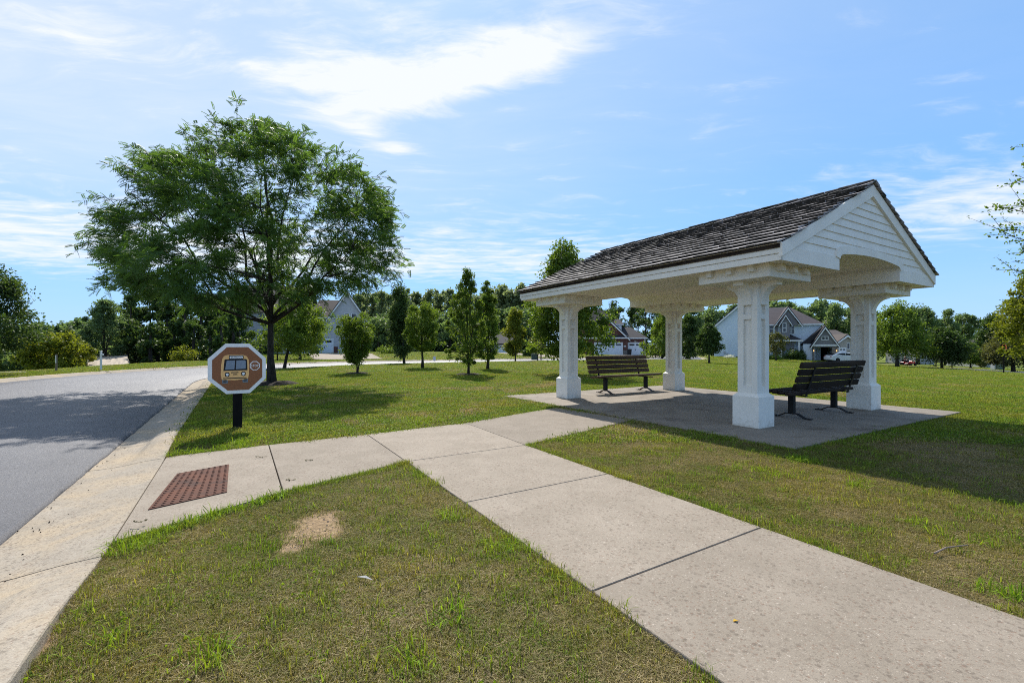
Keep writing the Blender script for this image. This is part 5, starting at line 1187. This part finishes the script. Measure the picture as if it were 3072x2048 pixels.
# ------------------------------------------------------------------ car, mower and rider
def car():
    Z = 69.0; x = PX(2529, Z); g = float(h0(np.array([x]), np.array([Z]))[0])+.05; g = max(g, -1.0)
    C = empty('parked_car', (x, Z, g), label='white hatchback car parked on the driveway of the white house', cat='car')
    # outline seen from the side, nose to the right; x from -2.35 to 2.35
    low = [(-2.33, .42), (-2.30, .75), (-2.22, .96), (-1.9, 1.06), (-1.2, 1.10), (0, 1.0), (1.0, .95), (1.7, .86), (2.2, .70), (2.34, .52), (2.32, .30), (1.85, .24), (-1.8, .24), (-2.2, .28)]
    def loft(side, widths, name, mat, parent):
        b = MB(); n = len(side)
        for y_, inset in widths:
            b.v += [(px_*(1-inset*.03), y_, .55+(pz-.55)*(1-inset*.12)) for px_, pz in side]
        for r in range(len(widths)-1):
            for i in range(n): j = (i+1) % n; b.f.append((r*n+i, r*n+j, (r+1)*n+j, (r+1)*n+i))
        b.f += [tuple(range(n)), tuple((len(widths)-1)*n+i for i in range(n))]; return b.build(name, mat, parent, smooth=False)
    body = loft(low, [(-.92, 1.5), (-.90, .4), (-.80, 0), (.80, 0), (.90, .4), (.92, 1.5)], 'body', MATS['car_white'], C)
    cab = [(-2.05, 1.02), (-1.45, 1.30), (-.7, 1.43), (0, 1.44), (.55, 1.36), (1.05, 1.12), (1.3, .96), (-1.0, .98)]
    loft(cab, [(-.80, .6), (-.66, 0), (.66, 0), (.80, .6)], 'roof', MATS['car_white'], C)
    for s in (-1, 1):
        gl = [(-1.55, 1.10), (-1.1, 1.28), (-.6, 1.35), (0, 1.36), (.45, 1.29), (.95, 1.03), (.4, 1.02), (-1.2, 1.06)]
        b = MB(); b.prism([(a, c_) for a, c_ in gl], s*.775, s*.815, 'y'); w = b.build('side_window', MATS['window_glass'], C)
        b = MB(); b.box(-.22, -.16, s*.77, s*.825, 1.03, 1.36); b.build('door_pillar', MATS['car_white'], w)
        b = MB(); b.box(.78, .98, s*.86, s*1.02, 1.0, 1.12, .03); b.build('mirror', MATS['car_white'], C)
        for hx in (-.9, .1): b = MB(); b.box(hx, hx+.2, s*.905, s*.93, .86, .89); b.build('door_handle', MATS['galvanised'], C)
        b = MB(); b.box(1.95, 2.25, s*.55, s*.86, .62, .74, .03); b.build('headlight', MATS['galvanised'], C)
        b = MB(); b.box(-2.33, -2.1, s*.5, s*.86, .78, .9, .03); b.build('tail_light', MATS['sign_red'], C)
        for wx in (-1.42, 1.45):
            M = Matrix.Translation((wx, s*.80, .335)) @ Matrix.Rotation(math.pi/2, 4, 'X')
            b = MB(); b.lathe([(.20, -.12), (.31, -.12), (.335, -.08), (.335, .08), (.31, .12), (.20, .12)], 22, M); w = b.build('wheel', MATS['tyre'], C)
            b = MB(); b.lathe([(.19, -.125), (.21, -.1), (.21, .1), (.19, .125)], 14, M); b.build('rim', MATS['rim'], w)
    b = MB(); b.prism([(.55, 1.365), (1.32, .975), (1.28, .955), (.5, 1.35)], -.62, .62, 'y'); b.build('windscreen', MATS['window_glass'], C)
    b = MB(); b.prism([(-2.02, 1.05), (-1.42, 1.315), (-1.4, 1.30), (-1.98, 1.03)], -.6, .6, 'y'); b.build('rear_window', MATS['window_glass'], C)
car()
def mower():
    Z = 73.0; x = PX(2724, Z); g = float(ground_z(np.array([x]), np.array([Z]))[0])
    M_ = empty('riding_mower', (x, Z, g), math.radians(12), label='red ride-on mower on the far right lawn', cat='mower')
    b = MB(); b.box(-.27, .27, -.95, -.25, .38, .78, .1); b.build('hood', MATS['mower_red'], M_)
    b = MB(); b.box(-.36, .36, -.3, .75, .30, .42, .04); b.build('chassis', MATS['mower_red'], M_)
    b = MB(); b.box(-.42, .42, .30, .85, .42, .60, .08); b.build('fender', MATS['mower_red'], M_)
    b = MB(); b.box(-.52, .52, -.3, .35, .12, .27, .04); b.build('deck', MATS['plastic_dark'], M_)
    b = MB(); b.box(-.24, .24, .30, .70, .60, .68, .03); b.box(-.24, .24, .66, .76, .64, 1.02, .03); b.build('seat', MATS['plastic_dark'], M_)
    b = MB(); b.tube([(0, -.25, .75), (0, -.02, .98)], .02, 6); b.lathe([(.15, -.012), (.19, -.012), (.19, .012), (.15, .012)], 16, Matrix.Translation((0, 0, 1.0)) @ Matrix.Rotation(math.radians(-35), 4, 'X')); b.build('steering_wheel', MATS['plastic_dark'], M_)
    for s in (-1, 1):
        for yy, r, w in ((-.72, .19, .07), (.55, .27, .11)):
            Mt = Matrix.Translation((s*.47, yy, r)) @ Matrix.Rotation(math.pi/2, 4, 'Y'); b = MB(); b.lathe([(r*.5, -w), (r*.95, -w), (r, -w*.6), (r, w*.6), (r*.95, w), (r*.5, w)], 16, Mt); wh = b.build('wheel', MATS['tyre'], M_)
            b = MB(); b.lathe([(r*.45, -w*1.02), (r*.52, -w*.7), (r*.52, w*.7), (r*.45, w*1.02)], 10, Mt); b.build('rim', MATS['rim'], wh)
        b = MB(); b.lathe([(.05, 0), (.05, .03)], 8, Matrix.Translation((s*.16, -.955, .62)) @ Matrix.Rotation(math.pi/2, 4, 'X')); b.build('headlight', MATS['trim_white'], M_)
    b = MB(); b.box(.55, .95, .35, .75, .55, .98, .05); b.build('grass_bag', MATS['galvanised'], M_)
    # the rider
    def skin(name, V, E, R, mat, parent, sub=2):
        me = bpy.data.meshes.new(name); me.from_pydata(V, E, []); me.materials.append(mat); o = obj_of(me, name, parent)
        o.modifiers.new('skin', 'SKIN'); o.modifiers.new('sub', 'SUBSURF').levels = sub; o.modifiers['sub'].render_levels = sub
        for i, r in enumerate(R): me.skin_vertices[0].data[i].radius = (r, r*.85) if not isinstance(r, tuple) else r
        me.skin_vertices[0].data[0].use_root = True; dg = bpy.context.evaluated_depsgraph_get(); bpy.context.view_layer.update()
        nm = bpy.data.meshes.new_from_object(o.evaluated_get(bpy.context.evaluated_depsgraph_get())); o.modifiers.clear(); o.data = nm; return o
    rp = empty('person', M_.location, math.radians(12), label='person in black T-shirt seated on the red mower', cat='person')
    V = [(0, .48, .76), (0, .50, .98), (0, .48, 1.20), (0, .46, 1.34), (0, .44, 1.42), (0, .42, 1.54), (0, .41, 1.62)]; E_ = [(i, i+1) for i in range(6)]; R = [(.15, .12), (.135, .10), (.16, .11), (.10, .07), (.055, .055), (.085, .10), (.07, .085)]
    for s in (-1, 1):
        b0 = len(V); V += [(s*.19, .46, 1.30), (s*.26, .34, 1.08), (s*.20, .10, 1.00), (s*.18, .02, 1.01)]; E_ += [(3, b0), (b0, b0+1), (b0+1, b0+2), (b0+2, b0+3)]; R += [.055, .042, .034, .036]
        for f_ in range(4):
            c0 = len(V); V += [(s*(.15+.02*f_), -.02, 1.02), (s*(.15+.02*f_), -.05, .985)]; E_ += [(b0+3, c0), (c0, c0+1)]; R += [.010, .008]
        c0 = len(V); V += [(s*.14, .02, 1.03)]; E_ += [(b0+3, c0)]; R += [.011]
        b0 = len(V); V += [(s*.11, .42, .74), (s*.17, .02, .78), (s*.19, -.08, .44), (s*.19, -.20, .41)]; E_ += [(0, b0), (b0, b0+1), (b0+1, b0+2), (b0+2, b0+3)]; R += [.085, .065, .045, .04]
    skin('body', V, E_, R, MATS['skin'], rp)
    V = [(0, .48, .80), (0, .50, .98), (0, .48, 1.20), (0, .465, 1.33)]; E_ = [(0, 1), (1, 2), (2, 3)]; R = [(.168, .14), (.155, .125), (.178, .13), (.115, .085)]
    for s in (-1, 1): b0 = len(V); V += [(s*.195, .46, 1.29), (s*.25, .37, 1.14)]; E_ += [(3, b0), (b0, b0+1)]; R += [.07, .062]
    skin('shirt', V, E_, R, MATS['cloth_black'], rp)
    V = [(0, .48, .76)]; E_ = []; R = [(.17, .14)]
    for s in (-1, 1): b0 = len(V); V += [(s*.11, .40, .745), (s*.17, .02, .785), (s*.19, -.075, .47)]; E_ += [(0, b0), (b0, b0+1), (b0+1, b0+2)]; R += [.10, .08, .062]
    skin('trousers', V, E_, R, MATS['cloth_black'], rp)
    b = MB(); b.lathe([(.097, 0), (.102, .05), (.075, .11), (.02, .135)], 12, Matrix.Translation((0, .428, 1.56))); b.build('hair', MATS['hair'], rp, smooth=True)
    for s in (-1, 1): b = MB(); b.box(s*.14, s*.24, -.30, -.06, .36, .44, .03); b.build('shoe', MATS['cloth_black'], rp)
mower()

# ------------------------------------------------------------------ posts, mailboxes, bins and other street furniture
def gz1(x, y): return float(ground_z(np.array([x]), np.array([y]))[0])
def mailbox(px, Z, label, mat='black_metal', double=False, hh=1.05):
    x = PX(px, Z); R = empty('mailbox', (x, Z, gz1(x, Z)), math.radians(20), label=label, cat='mailbox', group='mailboxes along the streets')
    b = MB(); b.box(-.05, .05, -.05, .05, -.2, hh+.1, .005); b.build('post', MATS['post_black'], R)
    b = MB(); b.box(-.05, .05, -.38, .2, hh-.12, hh-.05); b.build('arm', MATS['post_black'], R)
    for o in ((-.16, .16) if double else (0,)):
        pr = [(o-.1, hh-.04), (o+.1, hh-.04), (o+.1, hh+.1)]+[(o+.1*math.cos(a), hh+.1+.1*math.sin(a)) for a in np.linspace(0, math.pi, 9)[1:-1]]+[(o-.1, hh+.1)]
        b = MB(); b.prism(pr, -.42, .12, 'y'); b.build('box', MATS[mat], R)
mailbox(1623, 47, 'dark mailbox under the trees left of the pavilion'); mailbox(2808, 66, 'dark mailbox just left of the wide dark street tree'); mailbox(2856, 62, 'double mailbox just right of the wide dark street tree', double=True)
mailbox(2689, 68, 'mailbox left of the red mower'); mailbox(832, 42, 'dark mailbox beside the trunk of the large tree')
b = MB()
x, y = PX(303, 26), 26; R = empty('estate_sign_post', (x, y, gz1(x, y)), label='white hanging-sign post on the far verge', cat='sign post')
b = MB(); b.box(-.04, .04, -.04, .04, -.2, 1.05, .006); b.build('post', MATS['trim_white'], R); b = MB(); b.box(.03, .15, -.03, .03, .84, .93, .004); b.build('arm', MATS['trim_white'], R); b = MB(); b.box(-.05, .05, -.05, .05, 1.05, 1.09, .01); b.build('cap', MATS['trim_white'], R)
x, y = PX(169, 25), 25; R = empty('marker_stake', (x, y, gz1(x, y)), label='slim wooden marker stake with pale tag on the far verge', cat='stake')
b = MB(); b.box(-.045, .045, -.03, .03, -.2, .92, .004); b.build('stake', MATS['stick'], R); b = MB(); b.box(-.035, .03, -.036, -.031, .45, .86); b.build('tag', MATS['trim_white'], R)
x, y = PX(3011, 42), 42; R = empty('street_sign', (x, y, gz1(x, y)), math.radians(70), label='tall dark signpost with edge-on red sign at the right', cat='sign')
b = MB(); b.tube([(0, 0, -.2), (0, 0, 2.85)], .045, 10); b.lathe([(.05, 2.85), (.065, 2.9), (.02, 2.98)], 10); b.build('post', MATS['post_black'], R)
b = MB(); b.prism([(.36*math.cos(math.radians(22.5+45*i)), 2.35+.36*math.sin(math.radians(22.5+45*i))) for i in range(8)], -.065, -.05, 'y'); f = b.build('sign_plate', MATS['sign_red'], R)
b = MB(); b.box(-.25, .25, -.07, -.066, 2.25, 2.42); b.build('white_band', MATS['trim_white'], f)
x, y = PX(1889, 81), 81.2; R = empty('wheelie_bin', (x, y, gz1(x, y)+.05), label='dark wheeled bin standing between the two garage doors', cat='bin')
b = MB(); b.quadmesh([(-.26, -.3, .05), (.26, -.3, .05), (.26, .3, .05), (-.26, .3, .05), (-.32, -.38, 1.0), (.32, -.38, 1.0), (.32, .38, 1.0), (-.32, .38, 1.0)], [(0, 3, 2, 1), (4, 5, 6, 7), (0, 1, 5, 4), (1, 2, 6, 5), (2, 3, 7, 6), (3, 0, 4, 7)]); b.build('bin_body', MATS['plastic_dark'], R)
b = MB(); b.box(-.35, .35, -.42, .42, 1.0, 1.08, .03); b.build('lid', MATS['plastic_dark'], R)
for s in (-1, 1): b = MB(); b.lathe([(.06, -.04), (.12, -.04), (.12, .04), (.06, .04)], 12, Matrix.Translation((s*.25, .36, .12)) @ Matrix.Rotation(math.pi/2, 4, 'Y')); b.build('wheel', MATS['tyre'], R)
for px, Z, lb, mt in ((1604, 48, 'pale green utility box left of the mailbox by the driveway', 'utility_green'), (2985, 64, 'grey utility cabinet behind the side street', 'galvanised'), (3000, 63.5, 'green utility cabinet next to the grey one', 'utility_green')):
    x = PX(px, Z); R = empty('utility_box', (x, Z, gz1(x, Z)), label=lb, cat='utility box', group='utility boxes')
    b = MB(); b.box(-.35, .35, -.3, .3, -.1, .95, .03); b.build('cabinet', MATS[mt], R); b = MB(); b.box(-.38, .38, -.33, .33, .952, 1.02, .02); b.build('lid', MATS[mt], R)
x, y = PX(1303, 42), 42; R = empty('yard_sign', (x, y, gz1(x, y)), label='small white yard sign on a stake by the driveway kerb', cat='sign'); b = MB(); b.box(-.015, .015, -.01, .01, -.1, .5); b.build('stake', MATS['galvanised'], R); b = MB(); b.box(-.13, .13, -.02, -.011, .5, .85); b.build('panel', MATS['trim_white'], R)
# pale gravel bank beyond the left verge
b = MB(); r_ = np.random.default_rng(8); n1_, n2_ = 26, 16
for i in range(n1_):
    for j in range(n2_):
        yy = 35+j*1.05; xx = PX(235+175*i/(n1_-1), yy); e_ = min(i, n1_-1-i, j*1.5, (n2_-1-j)*1.5)/4; gg = gz1(xx, yy); top = -.75+.085*(yy-35)+.25*(i/(n1_-1))+.25*float(fbm(np.array(xx*.5), np.array(yy*.5), 3)); b.v.append((xx, yy, gg-.05+(max(top, gg+.02)-gg)*min(1, e_)+r_.uniform(-.05, .05)))
for i in range(n1_-1):
    for j in range(n2_-1): b.f.append((i*n2_+j, (i+1)*n2_+j, (i+1)*n2_+j+1, i*n2_+j+1))
b.build('gravel_bank', MATS['dirt_gravel'], None, kind='structure', label='pale gravel bank beyond the left verge')
# ------------------------------------------------------------------ grass (one mass, scattered over the lawn) and small litter
def clump_mesh(name, n, spread, hmin, hmax, w, mat, rng, lay=.5, curve=.6):
    V = []; F = []; A = []
    for i in range(n):
        a = rng.uniform(0, 2*np.pi); r = spread*rng.uniform(0, 1)**.5; x, y = r*math.cos(a), r*math.sin(a); h = rng.uniform(hmin, hmax); d = rng.uniform(0, 2*np.pi)
        ln = abs(rng.normal(0, lay))*h; dx, dy = math.cos(d)*ln, math.sin(d)*ln; s = rng.uniform(0, 2*np.pi); ww = w*rng.uniform(.6, 1.2)
        sx_, sy_ = math.cos(s)*ww/2, math.sin(s)*ww/2; b = len(V)
        m = (x+dx*.35, y+dy*.35, h*.6); tz = h*(1-curve*min(ln/h, 1)*.6)
        V += [(x-sx_, y-sy_, -.01), (x+sx_, y+sy_, -.01), (m[0]+sx_*.85, m[1]+sy_*.85, m[2]), (m[0]-sx_*.85, m[1]-sy_*.85, m[2]), (x+dx, y+dy, tz)]
        F += [(b, b+1, b+2, b+3), (b+3, b+2, b+4)]; v = rng.uniform(0, 1); A += [v, v]
    me = bpy.data.meshes.new(name); me.from_pydata(V, [], F); at = me.attributes.new('var', 'FLOAT', 'FACE'); at.data.foreach_set('value', A); me.materials.append(mat); return me
gcol = bpy.data.collections.new('grass_tufts'); rg = np.random.default_rng(11); names = []
def add_tuft(me): o = bpy.data.objects.new('tuft_%02d' % len(names), me); gcol.objects.link(o); names.append(o)
for i in range(5): add_tuft(clump_mesh('grass_olive', 34, .06, .010, .030, .0026, MATS['grass_olive'], rg, 1.3))          # 0-4 mown green
for i in range(4): add_tuft(clump_mesh('grass_dry', 34, .065, .008, .026, .0028, MATS['grass_dry'], rg, 2.2))               # 5-8 dry thatch
for i in range(3): add_tuft(clump_mesh('grass_long', 16, .06, .03, .075, .0042, MATS['grass_green'], rg, 1.1))                # 9-11 longer green
for i in range(3): add_tuft(clump_mesh('grass_bright', 16, .045, .03, .125, .0058, MATS['grass_bright'], rg, 1.5, 1.1))        # 12-14 crabgrass
for i in range(4): add_tuft(clump_mesh('grass_coarse', 26, .10, .02, .05, .008, MATS['grass_green'], rg, 1.0))               # 15-18 for farther off
for i in range(3): add_tuft(clump_mesh('grass_coarse_dry', 26, .10, .02, .05, .008, MATS['grass_dry'], rg, 1.2))            # 19-21
for i in range(3): add_tuft(clump_mesh('lawn_weed', 11, .035, .010, .028, .013, MATS['grass_bright'], rg, 2.0, 1.2))                # 22-24 broad-leaved weeds
AVOID = [SLAB_POLY]+WALK+[[(-30, 66.6), (-20.6, 66.6), (-13.5, 48.0), (-19.5, 45.5)], [(14.6, 82.6), (24.0, 82.6), (24.5, 71.5), (18.0, 66.5)], [(-4.5, 84.6), (3.2, 84.6), (9.0, 58.0), (3.5, 56.0)], [(49.0, 74.5), (56.0, 72), (66, 66), (64, 60)], [(53, 60), (60.5, 58), (62, 20), (47, 30)], [(62.5, 58.5), (64.2, 58), (66, 20), (64.3, 20)]]
def allowed(X, Y, margin=.0):
    ok = np.ones(X.shape, bool)
    for p in AVOID: ok &= ~in_poly(X, Y, p)
    u, n = to_road(X, Y); D, side = road_dist(u, n); e = D-HALF-KW; ok &= (e > .03)
    return ok, e, side
def dirt_keep(X, Y, rng):
    k = np.ones(X.shape)
    for cx, cy, sx_, sy_ in DIRT:
        r = np.sqrt(((X-cx)/sx_)**2+((Y-cy)/sy_)**2)+(fbm(X*6, Y*6, 9)-.5)*1.8; k = np.minimum(k, sstep(.45, 1.5, r))
    return rng.uniform(0, 1, X.shape) < k
PTS = []; ROT = []; SCL = []; IDX = []
def sow(y0, y1, dens, sxy, sz, kinds_green, kinds_dry, xlim=1.35, seed=0, drybias=0.0, dbase=.0, xmin=None, xmax=None):
    rng = np.random.default_rng(seed); W = xlim*y1+4.0; A = (y1-y0)*2*W; n = int(A*dens)
    Y = rng.uniform(y0, y1, n); X = rng.uniform(-W, W, n); k = np.abs(X) < xlim*np.maximum(Y, 0)+4.0
    if xmin is not None: k &= (X > xmin) & (X < xmax)
    X, Y = X[k], Y[k]; ok, e, side = allowed(X, Y); ok &= dirt_keep(X, Y, rng); X, Y = X[ok], Y[ok]; Z = ground_z(X, Y)
    big = fbm(X*.55, Y*.55, 21); fine = fbm(X*2.2, Y*2.2, 33); dryp = sstep(.42, .66, big*.55+fine*.45+drybias+.07*sstep(.3, 1.5, X)*(1-sstep(2.6, 4.2, X))-.03); isdry = rng.uniform(0, 1, len(X)) < dbase+dryp*(.85-dbase)
    thin = rng.uniform(0, 1, len(X)) < .55+.45*sstep(.3, .5, fbm(X*3.1, Y*3.1, 44)); X, Y, Z, isdry = X[thin], Y[thin], Z[thin], isdry[thin]
    idx = np.where(isdry, rng.choice(kinds_dry, len(X)), rng.choice(kinds_green, len(X)))
    PTS.append(np.c_[X, Y, Z]); ROT.append(rng.uniform(0, 6.28, len(X))); s = rng.uniform(.7, 1.35, len(X)); SCL.append(np.c_[s*sxy, s*sxy, s*sz]); IDX.append(idx)
sow(-.5, 3.2, 2500, 1, 1, [0, 1, 2, 3, 4]*4+[9, 22, 23], [5, 6, 7, 8], seed=1, drybias=-.01, dbase=.36)
sow(3.2, 6.5, 1500, 1.1, 1, [0, 1, 2, 3, 4]*3+[10, 23], [5, 6, 7, 8], seed=2, drybias=-.01, dbase=.36)
sow(6.5, 12, 420, 1.5, 1.05, [0, 1, 15, 16, 17, 18, 9], [5, 6, 7, 19], seed=3, drybias=-.06, dbase=.10)
sow(12, 24, 110, 1.9, 1.0, [15, 16, 17, 18], [19, 20, 21], seed=4, drybias=-.09)
sow(24, 46, 30, 3.4, 1.2, [15, 16, 17, 18], [19, 20, 21], seed=5, drybias=-.09)
sow(46, 80, 7, 7.0, 1.8, [15, 16, 17, 18], [19, 20, 21], seed=6, drybias=-.07)
def edge_tufts(a, b, n, kinds, out, seed, spread=.05, s=(.6, 1.2)):
    """longer blades along the border of a pavement, leaning over it"""
    rng = np.random.default_rng(seed); a = np.array(a); b = np.array(b); t_ = rng.uniform(0, 1, n); d = (b-a)/np.linalg.norm(b-a); nn_ = np.array((-d[1], d[0]))*out
    keep = fbm(t_*np.linalg.norm(b-a)*1.6, t_*0, seed) > .42; t_ = t_[keep]; n = len(t_)
    P = a+np.outer(t_, b-a)+np.outer(np.abs(rng.normal(0, spread, n))+.012, nn_); Z = ground_z(P[:, 0], P[:, 1])
    PTS.append(np.c_[P, Z]); ROT.append(rng.uniform(0, 6.28, n)); q_ = rng.uniform(*s, n); SCL.append(np.c_[q_, q_, q_]); IDX.append(rng.choice(kinds, n))
E1 = [9, 10, 11, 0, 1]
edge_tufts(q['c'], q['f'], 260, E1, -1, 51); edge_tufts(q['d'], q['c'], 200, E1+[12, 13], -1, 52, .06); edge_tufts(L0, L0+eL*6, 520, E1, -1, 53)
edge_tufts(R0, R0+eL*6, 480, E1, 1, 54); edge_tufts(q['a'], q['b'], 160, E1+[12], 1, 55); edge_tufts(q['b'], q['e'], 120, E1, 1, 56); edge_tufts(q['e'], q['i'], 260, E1, 1, 57)
edge_tufts(q['h'], q['j'], 180, E1, -1, 58); edge_tufts(pav(0, 3.9), pav(0, 0), 260, E1, -1, 59); edge_tufts(pav(0, 0), pav(SV, 0), 420, E1, -1, 60); edge_tufts(pav(0, SU), pav(0, 5.0), 160, E1, -1, 61); edge_tufts(pav(SV, 0), pav(SV, SU), 300, E1, -1, 62); edge_tufts(pav(SV, SU), pav(0, SU), 300, E1, -1, 63)
edge_tufts(from_road(7.2, -.74), from_road(20, -.74), 420, E1, -1, 64); edge_tufts(from_road(0, -.72), from_road(3.4, -.72), 70, E1, -1, 65)
def crab(px, py, n, r, s=(.5, 1.25), seed=0):
    rng = np.random.default_rng(seed+900); x, y = gp(px, py); P = np.c_[x+rng.normal(0, r, n), y+rng.normal(0, r, n)]; ok, _, _ = allowed(P[:, 0], P[:, 1]); P = P[ok]; n = len(P)
    PTS.append(np.c_[P, ground_z(P[:, 0], P[:, 1])]); ROT.append(rng.uniform(0, 6.28, n)); q_ = rng.uniform(*s, n); SCL.append(np.c_[q_, q_, q_]); IDX.append(rng.choice([12, 13, 14], n))
for i, (a, b_, n, r) in enumerate([(1290, 1262, 60, .2), (1240, 1275, 25, .12), (720, 1330, 55, .16), (560, 1352, 30, .12), (2420, 1385, 16, .08), (2390, 1378, 12, .06), (3050, 1790, 10, .06), (2960, 1770, 6, .05), (420, 1600, 24, .09), (520, 1570, 16, .08), (640, 1530, 14, .07), (780, 1490, 14, .07), (2840, 1620, 6, .08), (1010, 1250, 10, .1), (1350, 1560, 10, .1), (1480, 1650, 12, .1), (1350, 1850, 6, .06), (620, 1980, 7, .06), (1250, 2010, 6, .07), (330, 1900, 5, .05), (2700, 1560, 6, .07), (2560, 1460, 8, .08), (1960, 1300, 8, .07), (2300, 1420, 8, .1), (1700, 1395, 8, .06)]): crab(a, b_, n, r, seed=i)
PTS = np.concatenate(PTS); ROT = np.concatenate(ROT); SCL = np.concatenate(SCL); IDX = np.concatenate(IDX).astype(np.int32)
def instancer(name, pts, rot, scl, idx, coll, **kw):
    me = bpy.data.meshes.new(name); me.vertices.add(len(pts)); me.vertices.foreach_set('co', pts.astype(np.float32).ravel())
    a = me.attributes.new('rot', 'FLOAT', 'POINT'); a.data.foreach_set('value', rot.astype(np.float32)); a = me.attributes.new('scl', 'FLOAT_VECTOR', 'POINT'); a.data.foreach_set('vector', scl.astype(np.float32).ravel())
    a = me.attributes.new('idx', 'INT', 'POINT'); a.data.foreach_set('value', idx)
    o = obj_of(me, name, None, **kw); ng = bpy.data.node_groups.new(name, 'GeometryNodeTree'); ng.interface.new_socket('Geometry', in_out='INPUT', socket_type='NodeSocketGeometry'); ng.interface.new_socket('Geometry', in_out='OUTPUT', socket_type='NodeSocketGeometry')
    N = ng.nodes; L = ng.links; gi = N.new('NodeGroupInput'); go = N.new('NodeGroupOutput'); ci = N.new('GeometryNodeCollectionInfo'); ci.inputs['Collection'].default_value = coll; ci.inputs['Separate Children'].default_value = True; ci.inputs['Reset Children'].default_value = True
    ip = N.new('GeometryNodeInstanceOnPoints'); ip.inputs['Pick Instance'].default_value = True
    def att(nm, dt): n = N.new('GeometryNodeInputNamedAttribute'); n.data_type = dt; n.inputs[0].default_value = nm; return n.outputs[0]
    cx = N.new('ShaderNodeCombineXYZ'); L.new(att('rot', 'FLOAT'), cx.inputs[2]); L.new(gi.outputs[0], ip.inputs['Points']); L.new(ci.outputs[0], ip.inputs['Instance']); L.new(att('idx', 'INT'), ip.inputs['Instance Index']); L.new(cx.outputs[0], ip.inputs['Rotation']); L.new(att('scl', 'FLOAT_VECTOR'), ip.inputs['Scale']); L.new(ip.outputs[0], go.inputs[0])
    md = o.modifiers.new('scatter', 'NODES'); md.node_group = ng; return o
instancer('grass', PTS, ROT, SCL, IDX, gcol, kind='stuff', label='mown lawn grass with dry patches and crabgrass tufts')
print('grass tufts', len(PTS))
# grit in the gutter and crumbs on the bare earth
rng = np.random.default_rng(4); b = MB()
for i in range(60):
    u = rng.uniform(1.2, 9); n = -1.5+rng.uniform(0, .34)**1.2; x, y = from_road(u, n); s = rng.uniform(.0015, .005); z = -.118 if n < -1.2 else -.10
    b.box(x-s, x+s, y-s*.8, y+s*.8, z-.004, z+s, s*.3, None)
b.build('gutter_grit', MATS['mulch'], None, kind='stuff', label='dark grit lying in the gutter')
b = MB()
for cx, cy, sx_, sy_ in DIRT[:3]:
    for i in range(60): x, y = cx+rng.normal()*sx_*.6, cy+rng.normal()*sy_*.6; s = rng.uniform(.0015, .005); z = gz1(x, y); b.box(x-s, x+s, y-s, y+s, z-.003, z+s*.8, s*.3)
b.build('earth_crumbs', MATS['stick'], None, kind='stuff', label='pale stones and crumbs on the bare earth patch')
def litter(px, py, label, seed, z=ZP, mat='litter_leaf'):
    rng = np.random.default_rng(seed); x, y = gp(px, py); b = MB(); a = rng.uniform(-.5, .5); L = rng.uniform(.06, .10); pts = []
    for i in range(6): t_ = i/5-.5; pts.append((math.cos(a+t_)*L*t_*1.4, math.sin(a+t_*1.6)*L*t_*1.4, .004+.004*rng.random()))
    b.tube(pts, .0014, 4)
    for i in range(int(rng.integers(5, 9))):
        p = pts[int(rng.integers(0, 6))]; d = rng.uniform(0, 6.28); l = rng.uniform(.012, .034); w = l*rng.uniform(.2, .34); e = (p[0]+math.cos(d)*l, p[1]+math.sin(d)*l); nx, ny = -math.sin(d)*w, math.cos(d)*w; m_ = ((p[0]+e[0])/2, (p[1]+e[1])/2); up_ = rng.uniform(.003, .014)
        b.quadmesh([(p[0], p[1], .003), (m_[0]+nx, m_[1]+ny, up_), (e[0], e[1], .003+up_*.5), (m_[0]-nx, m_[1]-ny, up_*1.2), (m_[0], m_[1], .001)], [(0, 1, 2, 3), (0, 4, 1), (1, 4, 2), (2, 4, 3), (3, 4, 0)])
    o = b.build('fallen_sprig', MATS[mat], None, label=label, cat='leaf litter', group='fallen leaf sprigs on the pavement'); o.location = (x, y, z)
litter(780, 1376, 'dry leaf sprig at the upper edge of the ramp panel', 1); litter(924, 1386, 'dark curled leaf sprig in the middle of the second panel', 2); litter(868, 1446, 'pale leaf sprig on the joint between the first two panels', 3); litter(415, 1556, 'leaf sprig below the tactile plate', 4, -.03)
x, y = gp(2198, 1875); b = MB(); b.quadmesh([(0, 0, .002), (.012, .012, .008), (.03, .006, .003), (.014, -.008, .010), (.014, .002, 0)], [(0, 1, 2, 3), (0, 4, 1), (1, 4, 2), (2, 4, 3), (3, 4, 0)]); o = b.build('fallen_leaf', MATS['yellow_leaf'], None, label='tiny yellow leaf on the foreground path', cat='leaf'); o.location = (x, y, ZP)
x0, y0 = gp(2803, 1675); x1, y1 = gp(2902, 1652); b = MB(); b.tube([(0, 0, .035), ((x1-x0)*.4, (y1-y0)*.4+.01, .048), (x1-x0, y1-y0, .04)], [.006, .005, .004], 6); o = b.build('stick', MATS['stick'], None, label='grey stick lying in the grass at right', cat='stick'); o.location = (x0, y0, 0)
x, y = gp(1095, 1750); b = MB(); b.quadmesh([(-.055, .02, .03), (0, .012, .042), (.055, -.025, .034), (0, -.010, .040), (0, 0, .034)], [(0, 3, 2, 1), (0, 1, 4), (1, 2, 4), (2, 3, 4), (3, 0, 4)]); o = b.build('feather', MATS['feather'], None, label='pale feather lying on the foreground grass', cat='feather'); o.location = (x, y, 0)
